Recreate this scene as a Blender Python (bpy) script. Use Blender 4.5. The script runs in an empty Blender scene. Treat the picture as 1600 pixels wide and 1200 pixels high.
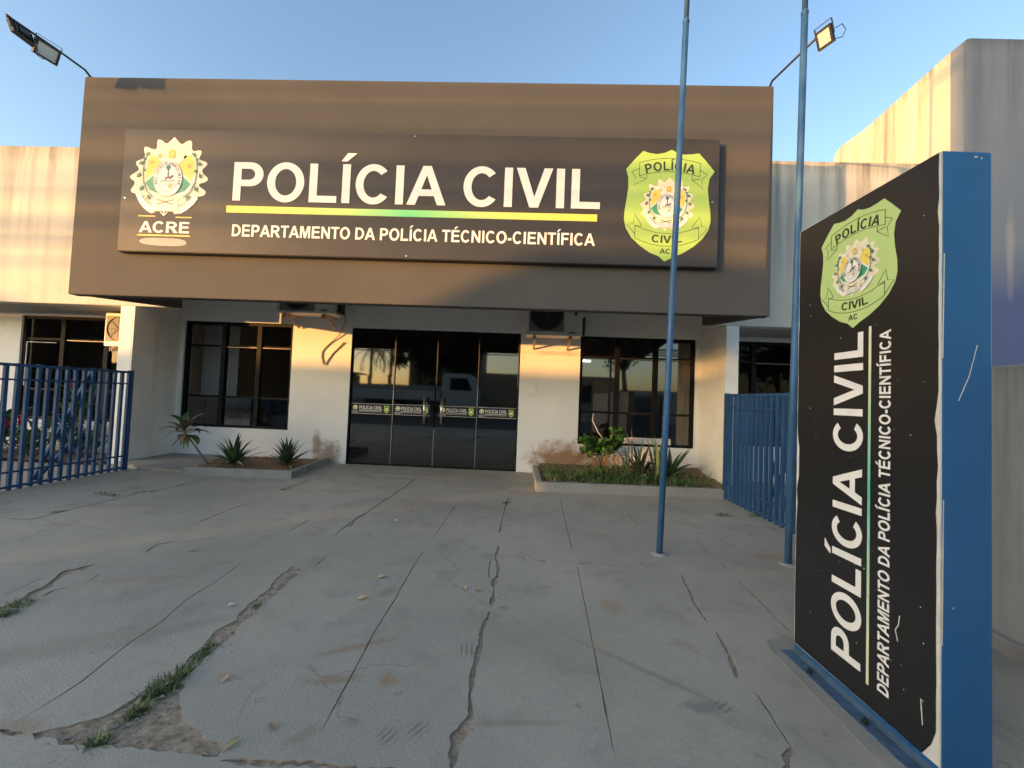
import bpy, math, random
from mathutils import Vector, Matrix, noise
from mathutils.geometry import delaunay_2d_cdt
R = math.radians
S = bpy.context.scene
C = S.collection
random.seed(7)

# ------------------------------------------------------------------ camera
cd = bpy.data.cameras.new('camera'); cam = bpy.data.objects.new('camera', cd); C.objects.link(cam)
cd.sensor_width = 36; cd.lens = 14.096; cd.clip_start = .05; cd.clip_end = 2000
cr, cu, cf = Vector((0.998707, 0.031902, 0.039574)), Vector((-0.038421, -0.035970, 0.998614)), Vector((-0.033281, 0.998844, 0.034698))
cam.matrix_world = Matrix(((cr.x, cu.x, -cf.x, 0), (cr.y, cu.y, -cf.y, 0), (cr.z, cu.z, -cf.z, 1.1379), (0, 0, 0, 1)))
S.camera = cam

# ------------------------------------------------------------------ light
SUN_T, SUN_EL = 1.3, R(1.6)                       # sun bearing (left over back) and height
az = math.atan2(-SUN_T, -1.0)                     # bearing clockwise from +Y
w = bpy.data.worlds.new("World"); S.world = w; w.use_nodes = True
nt = w.node_tree; bg = nt.nodes['Background']
sky = nt.nodes.new('ShaderNodeTexSky'); sky.sky_type = 'NISHITA'; sky.sun_disc = False
sky.sun_elevation = R(8); sky.sun_rotation = az; sky.air_density = 1.0; sky.dust_density = 1.7; sky.ozone_density = 1.6
nt.links.new(sky.outputs[0], bg.inputs[0]); bg.inputs[1].default_value = .15
sd = bpy.data.lights.new('sun', 'SUN'); sun = bpy.data.objects.new('sun', sd); C.objects.link(sun)
sd.energy = 2.45; sd.angle = R(.53); sd.color = (1, .47, .12)
to_sun = Vector((math.sin(az) * math.cos(SUN_EL), math.cos(az) * math.cos(SUN_EL), math.sin(SUN_EL)))
sun.rotation_euler = to_sun.to_track_quat('Z', 'Y').to_euler()
S.view_settings.view_transform = 'Standard'; S.view_settings.look = 'None'; S.view_settings.gamma = 1
S.view_settings.exposure = 1.74
S.cycles.max_bounces = 8

# ------------------------------------------------------------------ materials
def new_mat(name):
    m = bpy.data.materials.new(name); m.use_nodes = True
    return m, m.node_tree, m.node_tree.nodes['Principled BSDF']
def N(nt, t, **kw):
    n = nt.nodes.new('ShaderNode' + t)
    for k, v in kw.items(): setattr(n, k, v)
    return n
def mixc(nt, fac, a, b, mode='MIX'):
    n = N(nt, 'Mix', data_type='RGBA', blend_type=mode)
    for i, v in ((0, fac), (6, a), (7, b)):
        if isinstance(v, bpy.types.NodeSocket): nt.links.new(v, n.inputs[i])
        elif i == 0: n.inputs[i].default_value = v
        else: n.inputs[i].default_value = (*v, 1)
    return n.outputs[2]
def math_(nt, op, a, b=None, c=None):
    n = N(nt, 'Math', operation=op)
    for i, v in enumerate((a, b, c)):
        if v is None: continue
        if isinstance(v, bpy.types.NodeSocket): nt.links.new(v, n.inputs[i])
        else: n.inputs[i].default_value = v
    return n.outputs[0]
def ramp(nt, s, a, b):
    n = N(nt, 'MapRange'); n.clamp = True
    nt.links.new(s, n.inputs[0]); n.inputs[1].default_value = a; n.inputs[2].default_value = b
    return n.outputs[0]
def pos(nt, scale=(1, 1, 1), loc=(0, 0, 0), rot=(0, 0, 0)):
    g = N(nt, 'NewGeometry'); m = N(nt, 'Mapping', vector_type='POINT')
    m.inputs['Scale'].default_value = scale; m.inputs['Location'].default_value = loc; m.inputs['Rotation'].default_value = rot
    nt.links.new(g.outputs['Position'], m.inputs[0]); return m.outputs[0]
def noi(nt, vec, scale, detail=5, rough=.6):
    n = N(nt, 'TexNoise'); n.inputs['Scale'].default_value = scale; n.inputs['Detail'].default_value = detail
    n.inputs['Roughness'].default_value = rough; nt.links.new(vec, n.inputs['Vector']); return n.outputs[0]
def zof(nt, i=2):
    g = N(nt, 'NewGeometry'); s = N(nt, 'SeparateXYZ'); nt.links.new(g.outputs['Position'], s.inputs[0]); return s.outputs[i]
def bump(nt, b, h, strength, dist=.01):
    n = N(nt, 'Bump'); n.inputs['Strength'].default_value = strength; n.inputs['Distance'].default_value = dist
    nt.links.new(h, n.inputs['Height']); nt.links.new(n.outputs[0], b.inputs['Normal'])
def blob(nt, c, r, nscale=9, amp=.9, rotz=0):
    """soft irregular patch round c with radii r -> factor"""
    p = pos(nt)
    sub = N(nt, 'VectorMath', operation='SUBTRACT'); nt.links.new(p, sub.inputs[0]); sub.inputs[1].default_value = c
    vr = N(nt, 'VectorRotate', rotation_type='Z_AXIS'); nt.links.new(sub.outputs[0], vr.inputs[0]); vr.inputs['Angle'].default_value = -rotz
    dv = N(nt, 'VectorMath', operation='DIVIDE'); nt.links.new(vr.outputs[0], dv.inputs[0]); dv.inputs[1].default_value = r
    ln = N(nt, 'VectorMath', operation='LENGTH'); nt.links.new(dv.outputs[0], ln.inputs[0])
    d = math_(nt, 'ADD', ln.outputs['Value'], math_(nt, 'MULTIPLY', math_(nt, 'SUBTRACT', noi(nt, p, nscale, 6, .7), .5), amp * 2))
    return ramp(nt, d, 1.0, .35)
def plain(name, col, rough=.5, metal=0, var=.12, scale=14, bmp=0, spec=.5):
    m, nt, b = new_mat(name)
    f = noi(nt, pos(nt), scale)
    c = mixc(nt, ramp(nt, f, .3, .7), tuple(x * (1 - var) for x in col), tuple(min(1, x * (1 + var)) for x in col))
    nt.links.new(c, b.inputs['Base Color']); b.inputs['Roughness'].default_value = rough; b.inputs['Metallic'].default_value = metal
    b.inputs['Specular IOR Level'].default_value = spec
    if bmp: bump(nt, b, noi(nt, pos(nt), scale * 8), bmp)
    return m

def painted(name, col, rough):
    """brushed on metal paint with small rusty chips and faded streaks"""
    m, nt, b = new_mat(name); p = pos(nt)
    c = mixc(nt, ramp(nt, noi(nt, pos(nt, (30, 30, 2.5)), 1.0, 5), .35, .7), tuple(x * .8 for x in col), tuple(x * 1.35 + .012 for x in col))
    c = mixc(nt, ramp(nt, noi(nt, p, 34, 6, .7), .66, .70), c, (.10, .055, .035))
    nt.links.new(c, b.inputs['Base Color']); b.inputs['Specular IOR Level'].default_value = .3
    r = N(nt, 'MapRange'); nt.links.new(noi(nt, p, 6), r.inputs[0]); r.inputs[3].default_value = rough - .1; r.inputs[4].default_value = rough + .25
    nt.links.new(r.outputs[0], b.inputs['Roughness']); bump(nt, b, noi(nt, p, 45), .12, .004); return m
def mat_wall():
    m, nt, b = new_mat('white wall paint')
    p = pos(nt); c = mixc(nt, ramp(nt, noi(nt, p, 1.3), .3, .75), (.83, .82, .79), (.75, .74, .71))
    z = zof(nt)
    # dirt splashed along the base of the wall
    low = math_(nt, 'MULTIPLY', ramp(nt, math_(nt, 'ADD', z, math_(nt, 'MULTIPLY', noi(nt, p, 5), .35)), .22, .04), .5)
    c = mixc(nt, low, c, (.42, .33, .20))
    for cc, r, col, s in (((.62, 6.24, .22), (.62, 1, .34), (.30, .15, .07), .92), ((1.2, 6.24, .15), (.6, 1, .26), (.26, .13, .06), .8),
                          ((-3.05, 6.24, .12), (.24, 1, .30), (.24, .17, .10), .85), ((-3.25, 6.24, .25), (.09, 1, .35), (.25, .19, .12), .8),
                          ((.45, 6.24, 1.86), (.55, 1, .05), (.42, .36, .27), .5), ((2.66, 5.75, .1), (.3, .5, .28), (.38, .25, .12), .6)):
        c = mixc(nt, math_(nt, 'MULTIPLY', blob(nt, cc, r, 7), s), c, col)
    nt.links.new(c, b.inputs['Base Color']); b.inputs['Roughness'].default_value = .75
    bump(nt, b, noi(nt, p, 60), .15, .004)
    return m
def mat_weathered(name, a, bcol, dirt, topz, blue=False):
    m, nt, b = new_mat(name)
    p = pos(nt); st = noi(nt, pos(nt, (5, 5, .25)), 1.0, 7, .65); st2 = noi(nt, pos(nt, (22, 22, .5)), 1.0, 5, .6)
    c = mixc(nt, ramp(nt, noi(nt, p, 1.1), .35, .7), a, bcol)
    z = zof(nt)
    hi = ramp(nt, z, topz - 1.9, topz)
    f = math_(nt, 'MULTIPLY', ramp(nt, st, .46, .68), math_(nt, 'ADD', math_(nt, 'MULTIPLY', hi, .7), .22))
    c = mixc(nt, f, c, dirt)
    f2 = math_(nt, 'MULTIPLY', ramp(nt, math_(nt, 'ADD', math_(nt, 'SUBTRACT', z, topz), math_(nt, 'MULTIPLY', st2, .55)), .08, .42), .75)
    c = mixc(nt, f2, c, tuple(x * .55 for x in dirt))
    if blue:
        lowp = ramp(nt, math_(nt, 'ADD', z, math_(nt, 'MULTIPLY', noi(nt, p, 2.2), .7)), 3.75, 3.05)
        c = mixc(nt, lowp, c, (.085, .115, .25))
        c = mixc(nt, math_(nt, 'MULTIPLY', blob(nt, (6.35, 5.5, 3.35), (.07, 1, .75), 3, .5), .55), c, (.40, .38, .34))
    nt.links.new(c, b.inputs['Base Color']); b.inputs['Roughness'].default_value = .85
    bump(nt, b, noi(nt, p, 35), .3, .006)
    return m
def mat_concrete():
    m, nt, b = new_mat('grey painted concrete')
    p = pos(nt)
    c = mixc(nt, ramp(nt, noi(nt, p, .55, 6), .33, .68), (.275, .263, .224), (.408, .383, .32))
    c = mixc(nt, math_(nt, 'MULTIPLY', ramp(nt, noi(nt, p, 3.2, 8, .7), .52, .72), .8), c, (.225, .208, .172))
    c = mixc(nt, math_(nt, 'MULTIPLY', ramp(nt, noi(nt, pos(nt, loc=(9, 4, 0)), 1.4, 7, .7), .56, .74), .6), c, (.41, .36, .285))
    c = mixc(nt, math_(nt, 'MULTIPLY', ramp(nt, noi(nt, p, 90, 3, .6), .58, .75), .4), c, (.19, .175, .15))
    c = mixc(nt, math_(nt, 'MULTIPLY', ramp(nt, noi(nt, p, 260, 2, .5), .62, .7), .3), c, (.46, .43, .38))
    c = mixc(nt, math_(nt, 'MULTIPLY', ramp(nt, noi(nt, pos(nt, loc=(3, 8, 0)), 7.5, 5, .65), .66, .74), .55), c, (.15, .14, .12))
    # hairline crazing, only in some areas
    dis = N(nt, 'VectorMath', operation='MULTIPLY_ADD'); nz = N(nt, 'TexNoise'); nz.inputs['Scale'].default_value = 4; nz.inputs['Detail'].default_value = 6; nt.links.new(p, nz.inputs['Vector'])
    nt.links.new(nz.outputs['Color'], dis.inputs[0]); dis.inputs[1].default_value = (.35, .35, 0); nt.links.new(p, dis.inputs[2])
    vo = N(nt, 'TexVoronoi', feature='DISTANCE_TO_EDGE', voronoi_dimensions='2D'); vo.inputs['Scale'].default_value = 1.5; nt.links.new(dis.outputs[0], vo.inputs['Vector'])
    line = math_(nt, 'MULTIPLY', ramp(nt, vo.outputs['Distance'], .0065, .001), ramp(nt, noi(nt, pos(nt, loc=(2, 1, 0)), .9, 3), .52, .60))
    c = mixc(nt, math_(nt, 'MULTIPLY', line, .6), c, (.10, .09, .075))
    for (x, y), rx, ry, rot, col, s in STAINS:
        f = blob(nt, (x, y, 0), (rx, ry, 1), 26, .8, rot)
        c = mixc(nt, math_(nt, 'MULTIPLY', f, s), c, col)
    for (x, y), rx, ry, rot in SKIDS:                       # tyre scuffs: a patch cut into stripes
        f = blob(nt, (x, y, 0), (rx, ry, 1), 20, .7, rot)
        wv = N(nt, 'TexWave', wave_type='BANDS', bands_direction='X'); wv.inputs['Scale'].default_value = 14; wv.inputs['Distortion'].default_value = 1.5
        nt.links.new(pos(nt, rot=(0, 0, -rot)), wv.inputs[0])
        c = mixc(nt, math_(nt, 'MULTIPLY', f, math_(nt, 'MULTIPLY', ramp(nt, wv.outputs[1], .35, .7), .5)), c, (.08, .08, .08))
    nt.links.new(c, b.inputs['Base Color'])
    rr = N(nt, 'MapRange'); nt.links.new(noi(nt, p, 2.0), rr.inputs[0]); rr.inputs[3].default_value = .55; rr.inputs[4].default_value = .85
    nt.links.new(rr.outputs[0], b.inputs['Roughness'])
    h = math_(nt, 'ADD', noi(nt, p, 5, 8, .65), math_(nt, 'MULTIPLY', noi(nt, p, 120, 4), .6))
    bump(nt, b, h, .55, .008)
    return m
def mat_soil(name='brown soil', a=(.13, .09, .06), b2=(.26, .20, .145), scale=30):
    m, nt, b = new_mat(name); p = pos(nt)
    c = mixc(nt, ramp(nt, noi(nt, p, scale, 8, .75), .35, .65), a, b2)
    nt.links.new(c, b.inputs['Base Color']); b.inputs['Roughness'].default_value = .95
    bump(nt, b, noi(nt, p, scale * 2, 8, .7), 1, .02); return m
def mat_glass(name, tint, refl):
    m = bpy.data.materials.new(name); m.use_nodes = True; nt = m.node_tree; nt.nodes.clear()
    o = N(nt, 'OutputMaterial'); mx = N(nt, 'MixShader'); t = N(nt, 'BsdfTransparent'); g = N(nt, 'BsdfGlossy')
    t.inputs[0].default_value = (*tint, 1); g.inputs[0].default_value = (1, .98, .95, 1); g.inputs['Roughness'].default_value = .03
    lw = N(nt, 'Fresnel'); lw.inputs[0].default_value = 1.5
    f = math_(nt, 'ADD', math_(nt, 'MULTIPLY', lw.outputs[0], .8), refl)
    nt.links.new(f, mx.inputs[0]); nt.links.new(t.outputs[0], mx.inputs[1]); nt.links.new(g.outputs[0], mx.inputs[2]); nt.links.new(mx.outputs[0], o.inputs[0])
    bp = N(nt, 'Bump'); bp.inputs['Strength'].default_value = .04; bp.inputs['Distance'].default_value = .01
    nt.links.new(noi(nt, pos(nt), 1.6, 1), bp.inputs['Height']); nt.links.new(bp.outputs[0], g.inputs['Normal'])
    return m
def mat_rule(name, a, mid, lo, hi, axis):
    m, nt, b = new_mat(name)
    x = ramp(nt, zof(nt, axis), lo, hi)
    r = N(nt, 'ValToRGB'); e = r.color_ramp.elements
    e[0].color = (*a, 1); e[0].position = .05; e[1].color = (*a, 1); e[1].position = .95
    k = r.color_ramp.elements.new(.5); k.color = (*mid, 1)
    nt.links.new(x, r.inputs[0]); nt.links.new(r.outputs[0], b.inputs['Base Color']); b.inputs['Roughness'].default_value = .4
    return m
def mat_leaf(name, a, b2, rough=.45):
    m, nt, b = new_mat(name)
    c = mixc(nt, ramp(nt, noi(nt, pos(nt), 11, 3), .3, .7), a, b2)
    nt.links.new(c, b.inputs['Base Color']); b.inputs['Roughness'].default_value = rough
    return m
def mat_sign(name, base, rough, spec=.5):
    m, nt, b = new_mat(name)
    p = pos(nt)
    c = mixc(nt, ramp(nt, noi(nt, p, 1.8), .3, .7), tuple(x * .88 for x in base), tuple(x * 1.12 for x in base))
    c = mixc(nt, math_(nt, 'MULTIPLY', ramp(nt, noi(nt, p, 170, 2), .72, .78), .5), c, tuple(min(1, x * 3) for x in base))
    nt.links.new(c, b.inputs['Base Color']); b.inputs['Specular IOR Level'].default_value = spec
    r = N(nt, 'MapRange'); nt.links.new(noi(nt, pos(nt, (9, 9, .8)), 1.0), r.inputs[0]); r.inputs[3].default_value = rough - .08; r.inputs[4].default_value = rough + .1
    nt.links.new(r.outputs[0], b.inputs['Roughness'])
    bump(nt, b, noi(nt, p, 2.5, 2), .05, .02)
    return m

STAINS = [((-0.701, 1.813), .22, .03, .5, (0.260, 0.189, 0.110), .6), ((-0.714, 1.599), .14, .04, .3, (0.247, 0.183, 0.105), .6), ((-0.498, 1.619), .05, .05, 0, (0.286, 0.195, 0.099), .7),
          ((-0.741, 2.314), .10, .05, 1.0, (0.221, 0.183, 0.132), .6), ((0.535, 2.291), .09, .10, .2, (0.312, 0.220, 0.121), .6), ((0.394, 1.929), .06, .06, 0, (0.390, 0.305, 0.209), .7),
          ((-0.552, 1.406), .05, .025, 0, (0.208, 0.183, 0.132), .5), ((-0.693, 1.337), .08, .03, .8, (0.260, 0.207, 0.143), .5), ((-0.001, 1.446), .25, .02, .1, (0.247, 0.207, 0.154), .5),
          ((0.516, 1.797), .5, .022, -.62, (0.195, 0.183, 0.165), .55), ((0.721, 1.580), .1, .04, 0, (0.156, 0.146, 0.143), .6), ((1.354, 2.064), .1, .04, -.9, (0.312, 0.220, 0.132), .7),
          ((-2.207, 2.298), .35, .05, .3, (0.273, 0.226, 0.165), .6), ((-1.929, 1.693), .5, .12, .5, (0.260, 0.232, 0.182), .5), ((-1.588, 1.847), .3, .06, .7, (0.234, 0.220, 0.193), .5),
          ((-1.456, 5.524), .9, .12, 0, (0.468, 0.415, 0.330), .5), ((-0.751, 4.165), 1.1, .3, 0, (0.247, 0.232, 0.198), .45), ((1.908, 3.179), .22, .08, .1, (0.325, 0.220, 0.121), .6),
          ((1.409, 4.841), 1.3, .25, 0, (0.390, 0.329, 0.242), .5), ((-1.612, 1.300), .15, .05, 0, (0.325, 0.232, 0.154), .6), ((-3.740, 3.622), .5, .1, .2, (0.286, 0.244, 0.187), .5), ((0.135, 1.944), .5, .3, 0, (0.273, 0.250, 0.209), .4)]
SKIDS = [((-0.409, 1.360), .05, .045, -.5), ((-0.322, 1.392), .045, .05, -.6), ((-0.215, 1.837), .06, .07, .1), ((0.798, 1.593), .05, .04, -.9)]
M = dict(
    wall=mat_wall(), wing=mat_weathered('weathered cream plaster', (.60, .575, .51), (.52, .49, .43), (.22, .20, .17), 4.50),
    tall=mat_weathered('stained cream plaster', (.62, .55, .43), (.54, .47, .36), (.27, .22, .15), 6.25),
    tallf=mat_weathered('stained shaded plaster with blue lower paint', (.215, .238, .28), (.19, .212, .255), (.135, .148, .175), 6.25, True),  # dark bluish base puts the front wall's shade into the colour
    grey=mat_weathered('rough grey plaster', (.40, .40, .38), (.33, .33, .32), (.17, .165, .15), 1.42),
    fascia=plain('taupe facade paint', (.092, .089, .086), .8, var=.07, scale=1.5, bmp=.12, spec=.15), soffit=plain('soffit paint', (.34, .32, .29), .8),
    column=plain('column paint', (.80, .79, .75), .8, var=.06, scale=3, bmp=.1),
    sign=mat_sign('dark sign sheet', (.044, .045, .047), .5, .3), sign_edge=plain('black sign edge', (.03, .03, .03), .5),
    black=plain('black aluminium', (.008, .008, .009), .6, spec=.15), dark=plain('dark housing', (.02, .02, .022), .45),
    bronze=plain('bright bronze edge', (.30, .20, .13), .3, .8), steel=plain('brushed steel', (.62, .60, .56), .28, 1),
    white=plain('white vinyl', (.80, .79, .77), .45, var=.03), offw=plain('worn white vinyl', (.60, .59, .55), .6),
    cond=plain('yellowed white metal', (.62, .60, .54), .45, var=.08, scale=5), brk=plain('rusty bracket', (.45, .33, .22), .7, var=.3),
    blue=painted('blue gloss paint', (.016, .065, .155), .55), bluet=mat_sign('blue sign sheet', (.012, .105, .27), .33),
    pole=painted('blue pole paint', (.034, .105, .225), .4), rail=plain('faded blue steel', (.065, .115, .18), .5, var=.3, scale=25),
    totem=mat_sign('black totem vinyl', (.014, .014, .015), .30), kerb=plain('grey kerb paint', (.27, .27, .25), .8, var=.12, scale=6, bmp=.25),
    soil=mat_soil(), rough=mat_soil('broken concrete and soil', (.30, .23, .16), (.52, .44, .34), 24), redsoil=mat_soil('reddish soil', (.17, .09, .05), (.32, .19, .11), 18),
    glass=mat_glass('dark tinted glass', (.20, .22, .22), .10), glasso=mat_glass('dusty tinted glass', (.22, .22, .21), -.02), glassd=mat_glass('black tinted door glass', (.13, .14, .145), .09),
    lime=plain('lime green vinyl', (.37, .57, .13), .45, var=.04, scale=3), lime_shade=plain('shade toned lime vinyl', (.46, .62, .24), .45, var=.04, scale=3), ink=plain('black ink', (.03, .032, .02), .5),  # one lime print, two tones: facade sun and totem shade put into colour
    cream=plain('cream print', (.78, .72, .56), .5, var=.03), rays=plain('grey gold print', (.46, .42, .30), .5), gold=plain('gold print', (.62, .44, .10), .5),
    yel=plain('yellow print', (.80, .62, .12), .45, var=.03), grn=plain('green print', (.05, .33, .18), .45, var=.04), dgrn=plain('dark green print', (.04, .19, .12), .5),
    brown=plain('brown print', (.10, .08, .06), .5), greyp=plain('grey print', (.40, .40, .37), .5), smudge=plain('greyed patch', (.27, .27, .29), .5, var=.2, scale=6),
    rule=mat_rule('yellow green rule', (.80, .70, .10), (.12, .55, .25), -3.215, .666, 0), trule=mat_rule('pale green rule', (.72, .74, .50), (.10, .55, .40), .24, 1.43, 2),
    leafd=mat_leaf('dark bronze green leaf', (.025, .05, .025), (.05, .085, .04)), leafp=mat_leaf('purple green leaf', (.07, .03, .035), (.05, .07, .03)),
    leafg=mat_leaf('fresh green leaf', (.045, .15, .03), (.08, .22, .05)), leafo=mat_leaf('olive brown leaf', (.12, .105, .05), (.24, .19, .10)),
    leafy=mat_leaf('yellow edged leaf', (.36, .34, .12), (.17, .22, .06)), leafm=mat_leaf('mid green leaf', (.05, .11, .035), (.09, .17, .05)),
    grass=mat_leaf('short green grass', (.05, .10, .025), (.12, .17, .05), .7), dry=mat_leaf('dry grass', (.26, .21, .11), (.35, .29, .16), .8),
    dead=mat_leaf('dry tan leaf', (.46, .31, .18), (.58, .43, .27), .7), stem=mat_leaf('grey brown stem', (.13, .10, .07), (.20, .16, .11), .8), red=mat_leaf('red flower', (.5, .02, .03), (.35, .02, .04)),
    asphalt=plain('asphalt', (.05, .05, .05), .9, var=.2, bmp=.3), house=plain('pale house wall', (.35, .33, .30), .8), house2=plain('dull ochre house wall', (.30, .24, .16), .8),
    tile=plain('clay tile', (.18, .08, .05), .8), bark=plain('grey bark', (.10, .08, .06), .9), crown=mat_leaf('street tree leaf', (.03, .06, .02), (.06, .10, .03), .6),
    vwhite=plain('white vehicle paint', (.50, .50, .49), .4, var=.02), rubber=plain('rubber', (.02, .02, .02), .8), wood=plain('orange wood', (.42, .20, .07), .5, var=.2, scale=4),
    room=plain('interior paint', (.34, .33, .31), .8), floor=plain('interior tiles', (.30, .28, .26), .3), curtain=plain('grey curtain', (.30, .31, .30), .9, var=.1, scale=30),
    gframe=plain('grey grille frame', (.17, .16, .14), .6), gpanel=plain('grey brown grille', (.075, .068, .06), .7), paleg=plain('pale green panel', (.30, .36, .22), .6), conc=mat_concrete(), slab=plain('worn grey slab', (.27, .255, .23), .8, var=.2, scale=3, bmp=.3))
em, ent, eb = new_mat('lit tube'); eb.inputs['Emission Color'].default_value = (1, .96, .88, 1); eb.inputs['Emission Strength'].default_value = 6; M['tube'] = em

# ------------------------------------------------------------------ mesh helpers
def fill(contours):
    """triangulate nested 2D contours by the even-odd rule"""
    vs, es = [], []
    for c in contours:
        k = len(vs); vs += [Vector(p[:2]) for p in c]; es += [(k + i, k + (i + 1) % len(c)) for i in range(len(c))]
    ov, oe, of, *_ = delaunay_2d_cdt(vs, es, [], 0, 1e-6)
    def inside(x, y):
        k = False
        for c in contours:
            j = len(c) - 1
            for i in range(len(c)):
                (xi, yi), (xj, yj) = c[i][:2], c[j][:2]
                if (yi > y) != (yj > y) and x < (xj - xi) * (y - yi) / (yj - yi) + xi: k = not k
                j = i
        return k
    tris = []
    for f in of:
        a, b, c = (ov[i] for i in f)
        ar = (b - a).cross(c - a)
        if abs(ar) < 1e-10: continue
        m = (a + b + c) / 3
        if inside(m.x, m.y): tris.append(tuple(f) if ar > 0 else tuple(reversed(f)))
    return ov, tris
W = {}                                             # base point of every empty
class MB:
    def __init__(s, *mats): s.v = []; s.f = []; s.mi = []; s.mats = list(mats); s.c = 0
    def use(s, m):
        if m not in s.mats: s.mats.append(m)
        s.c = s.mats.index(m); return s
    def face(s, pts):
        k = len(s.v); s.v += [Vector(p) for p in pts]; s.f.append(tuple(range(k, k + len(pts)))); s.mi.append(s.c)
    def box(s, x0, x1, y0, y1, z0, z1): return s.obox(((x0 + x1) / 2, (y0 + y1) / 2, (z0 + z1) / 2), ((x1 - x0) / 2, 0, 0), (0, (y1 - y0) / 2, 0), (0, 0, (z1 - z0) / 2))
    def obox(s, c, a, b, d):
        c, a, b, d = map(Vector, (c, a, b, d)); k = len(s.v)
        for i in (-1, 1):
            for j in (-1, 1):
                for l in (-1, 1): s.v.append(c + a * i + b * j + d * l)
        for q in ((0, 1, 3, 2), (4, 6, 7, 5), (0, 4, 5, 1), (2, 3, 7, 6), (0, 2, 6, 4), (1, 5, 7, 3)):
            s.f.append(tuple(k + i for i in q)); s.mi.append(s.c)
        return s
    def bar(s, p, q, wd, ht, up=(0, 0, 1)):
        p, q = Vector(p), Vector(q); d = (q - p); up = Vector(up)
        sd = d.cross(up)
        sd = sd.normalized() if sd.length > 1e-6 else Vector((1, 0, 0))
        u2 = sd.cross(d).normalized()
        return s.obox((p + q) / 2, d / 2, sd * wd / 2, u2 * ht / 2)
    def prism(s, contours, org, ux, uy, t0, t1, back=True):
        org, ux, uy = Vector(org), Vector(ux), Vector(uy); n = ux.cross(uy).normalized()
        ov, tr = fill(contours); k = len(s.v)
        s.v += [org + ux * p.x + uy * p.y + n * t1 for p in ov]
        for t in tr: s.f.append(tuple(k + i for i in t)); s.mi.append(s.c)
        if back:
            k = len(s.v); s.v += [org + ux * p.x + uy * p.y + n * t0 for p in ov]
            for t in tr: s.f.append(tuple(k + i for i in reversed(t))); s.mi.append(s.c)
        for c in contours:
            m = len(c); k = len(s.v)
            s.v += [org + ux * p[0] + uy * p[1] + n * t0 for p in c] + [org + ux * p[0] + uy * p[1] + n * t1 for p in c]
            for i in range(m):
                j = (i + 1) % m; s.f.append((k + i, k + j, k + m + j, k + m + i)); s.mi.append(s.c)
        return s
    def tube(s, pts, r, n=10, cap=True):
        pts = [Vector(p) for p in pts]; rr = r if isinstance(r, (list, tuple)) else [r] * len(pts); k = len(s.v); a = None
        for i, p in enumerate(pts):
            d = (pts[min(i + 1, len(pts) - 1)] - pts[max(i - 1, 0)]).normalized()
            if a is None: a = d.orthogonal().normalized()
            a = (a - d * a.dot(d)).normalized(); b = d.cross(a)
            for j in range(n):
                t = 2 * math.pi * j / n; s.v.append(p + (a * math.cos(t) + b * math.sin(t)) * rr[i])
        for i in range(len(pts) - 1):
            for j in range(n):
                s.f.append((k + i * n + j, k + i * n + (j + 1) % n, k + (i + 1) * n + (j + 1) % n, k + (i + 1) * n + j)); s.mi.append(s.c)
        if cap:
            s.f.append(tuple(k + j for j in reversed(range(n)))); s.mi.append(s.c)
            e = k + (len(pts) - 1) * n; s.f.append(tuple(e + j for j in range(n))); s.mi.append(s.c)
        return s
    def build(s, name, parent=None, smooth=False, bevel=0, loc=None):
        me = bpy.data.meshes.new(name); o = bpy.data.objects.new(name, me); C.objects.link(o)
        base = W[parent.name] if parent else Vector(loc or (0, 0, 0))
        me.from_pydata([v - base for v in s.v], [], s.f)
        for m in s.mats: me.materials.append(m)
        me.polygons.foreach_set('material_index', s.mi)
        if smooth: me.polygons.foreach_set('use_smooth', [True] * len(s.f))
        if parent: o.parent = parent
        elif loc: o.location = loc
        W[o.name] = base
        if bevel:
            b = o.modifiers.new('bevel', 'BEVEL'); b.width = bevel; b.segments = 2; b.limit_method = 'ANGLE'
        me.update(); return o
def tag(o, label, cat, group=None):
    o['label'] = label; o['category'] = cat
    if group: o['group'] = group
    return o
def thing(name, loc, label, cat, group=None):
    o = bpy.data.objects.new(name, None); C.objects.link(o); o.location = loc; o.empty_display_size = .1; W[o.name] = Vector(loc)
    return tag(o, label, cat, group)
def kind(o, k='structure'): o['kind'] = k; return o
def copy_tree(o, parent=None):
    c = o.copy(); C.objects.link(c)
    if parent: c.parent = parent
    W[c.name] = W[o.name]
    for ch in list(o.children): copy_tree(ch, c)
    return c

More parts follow.
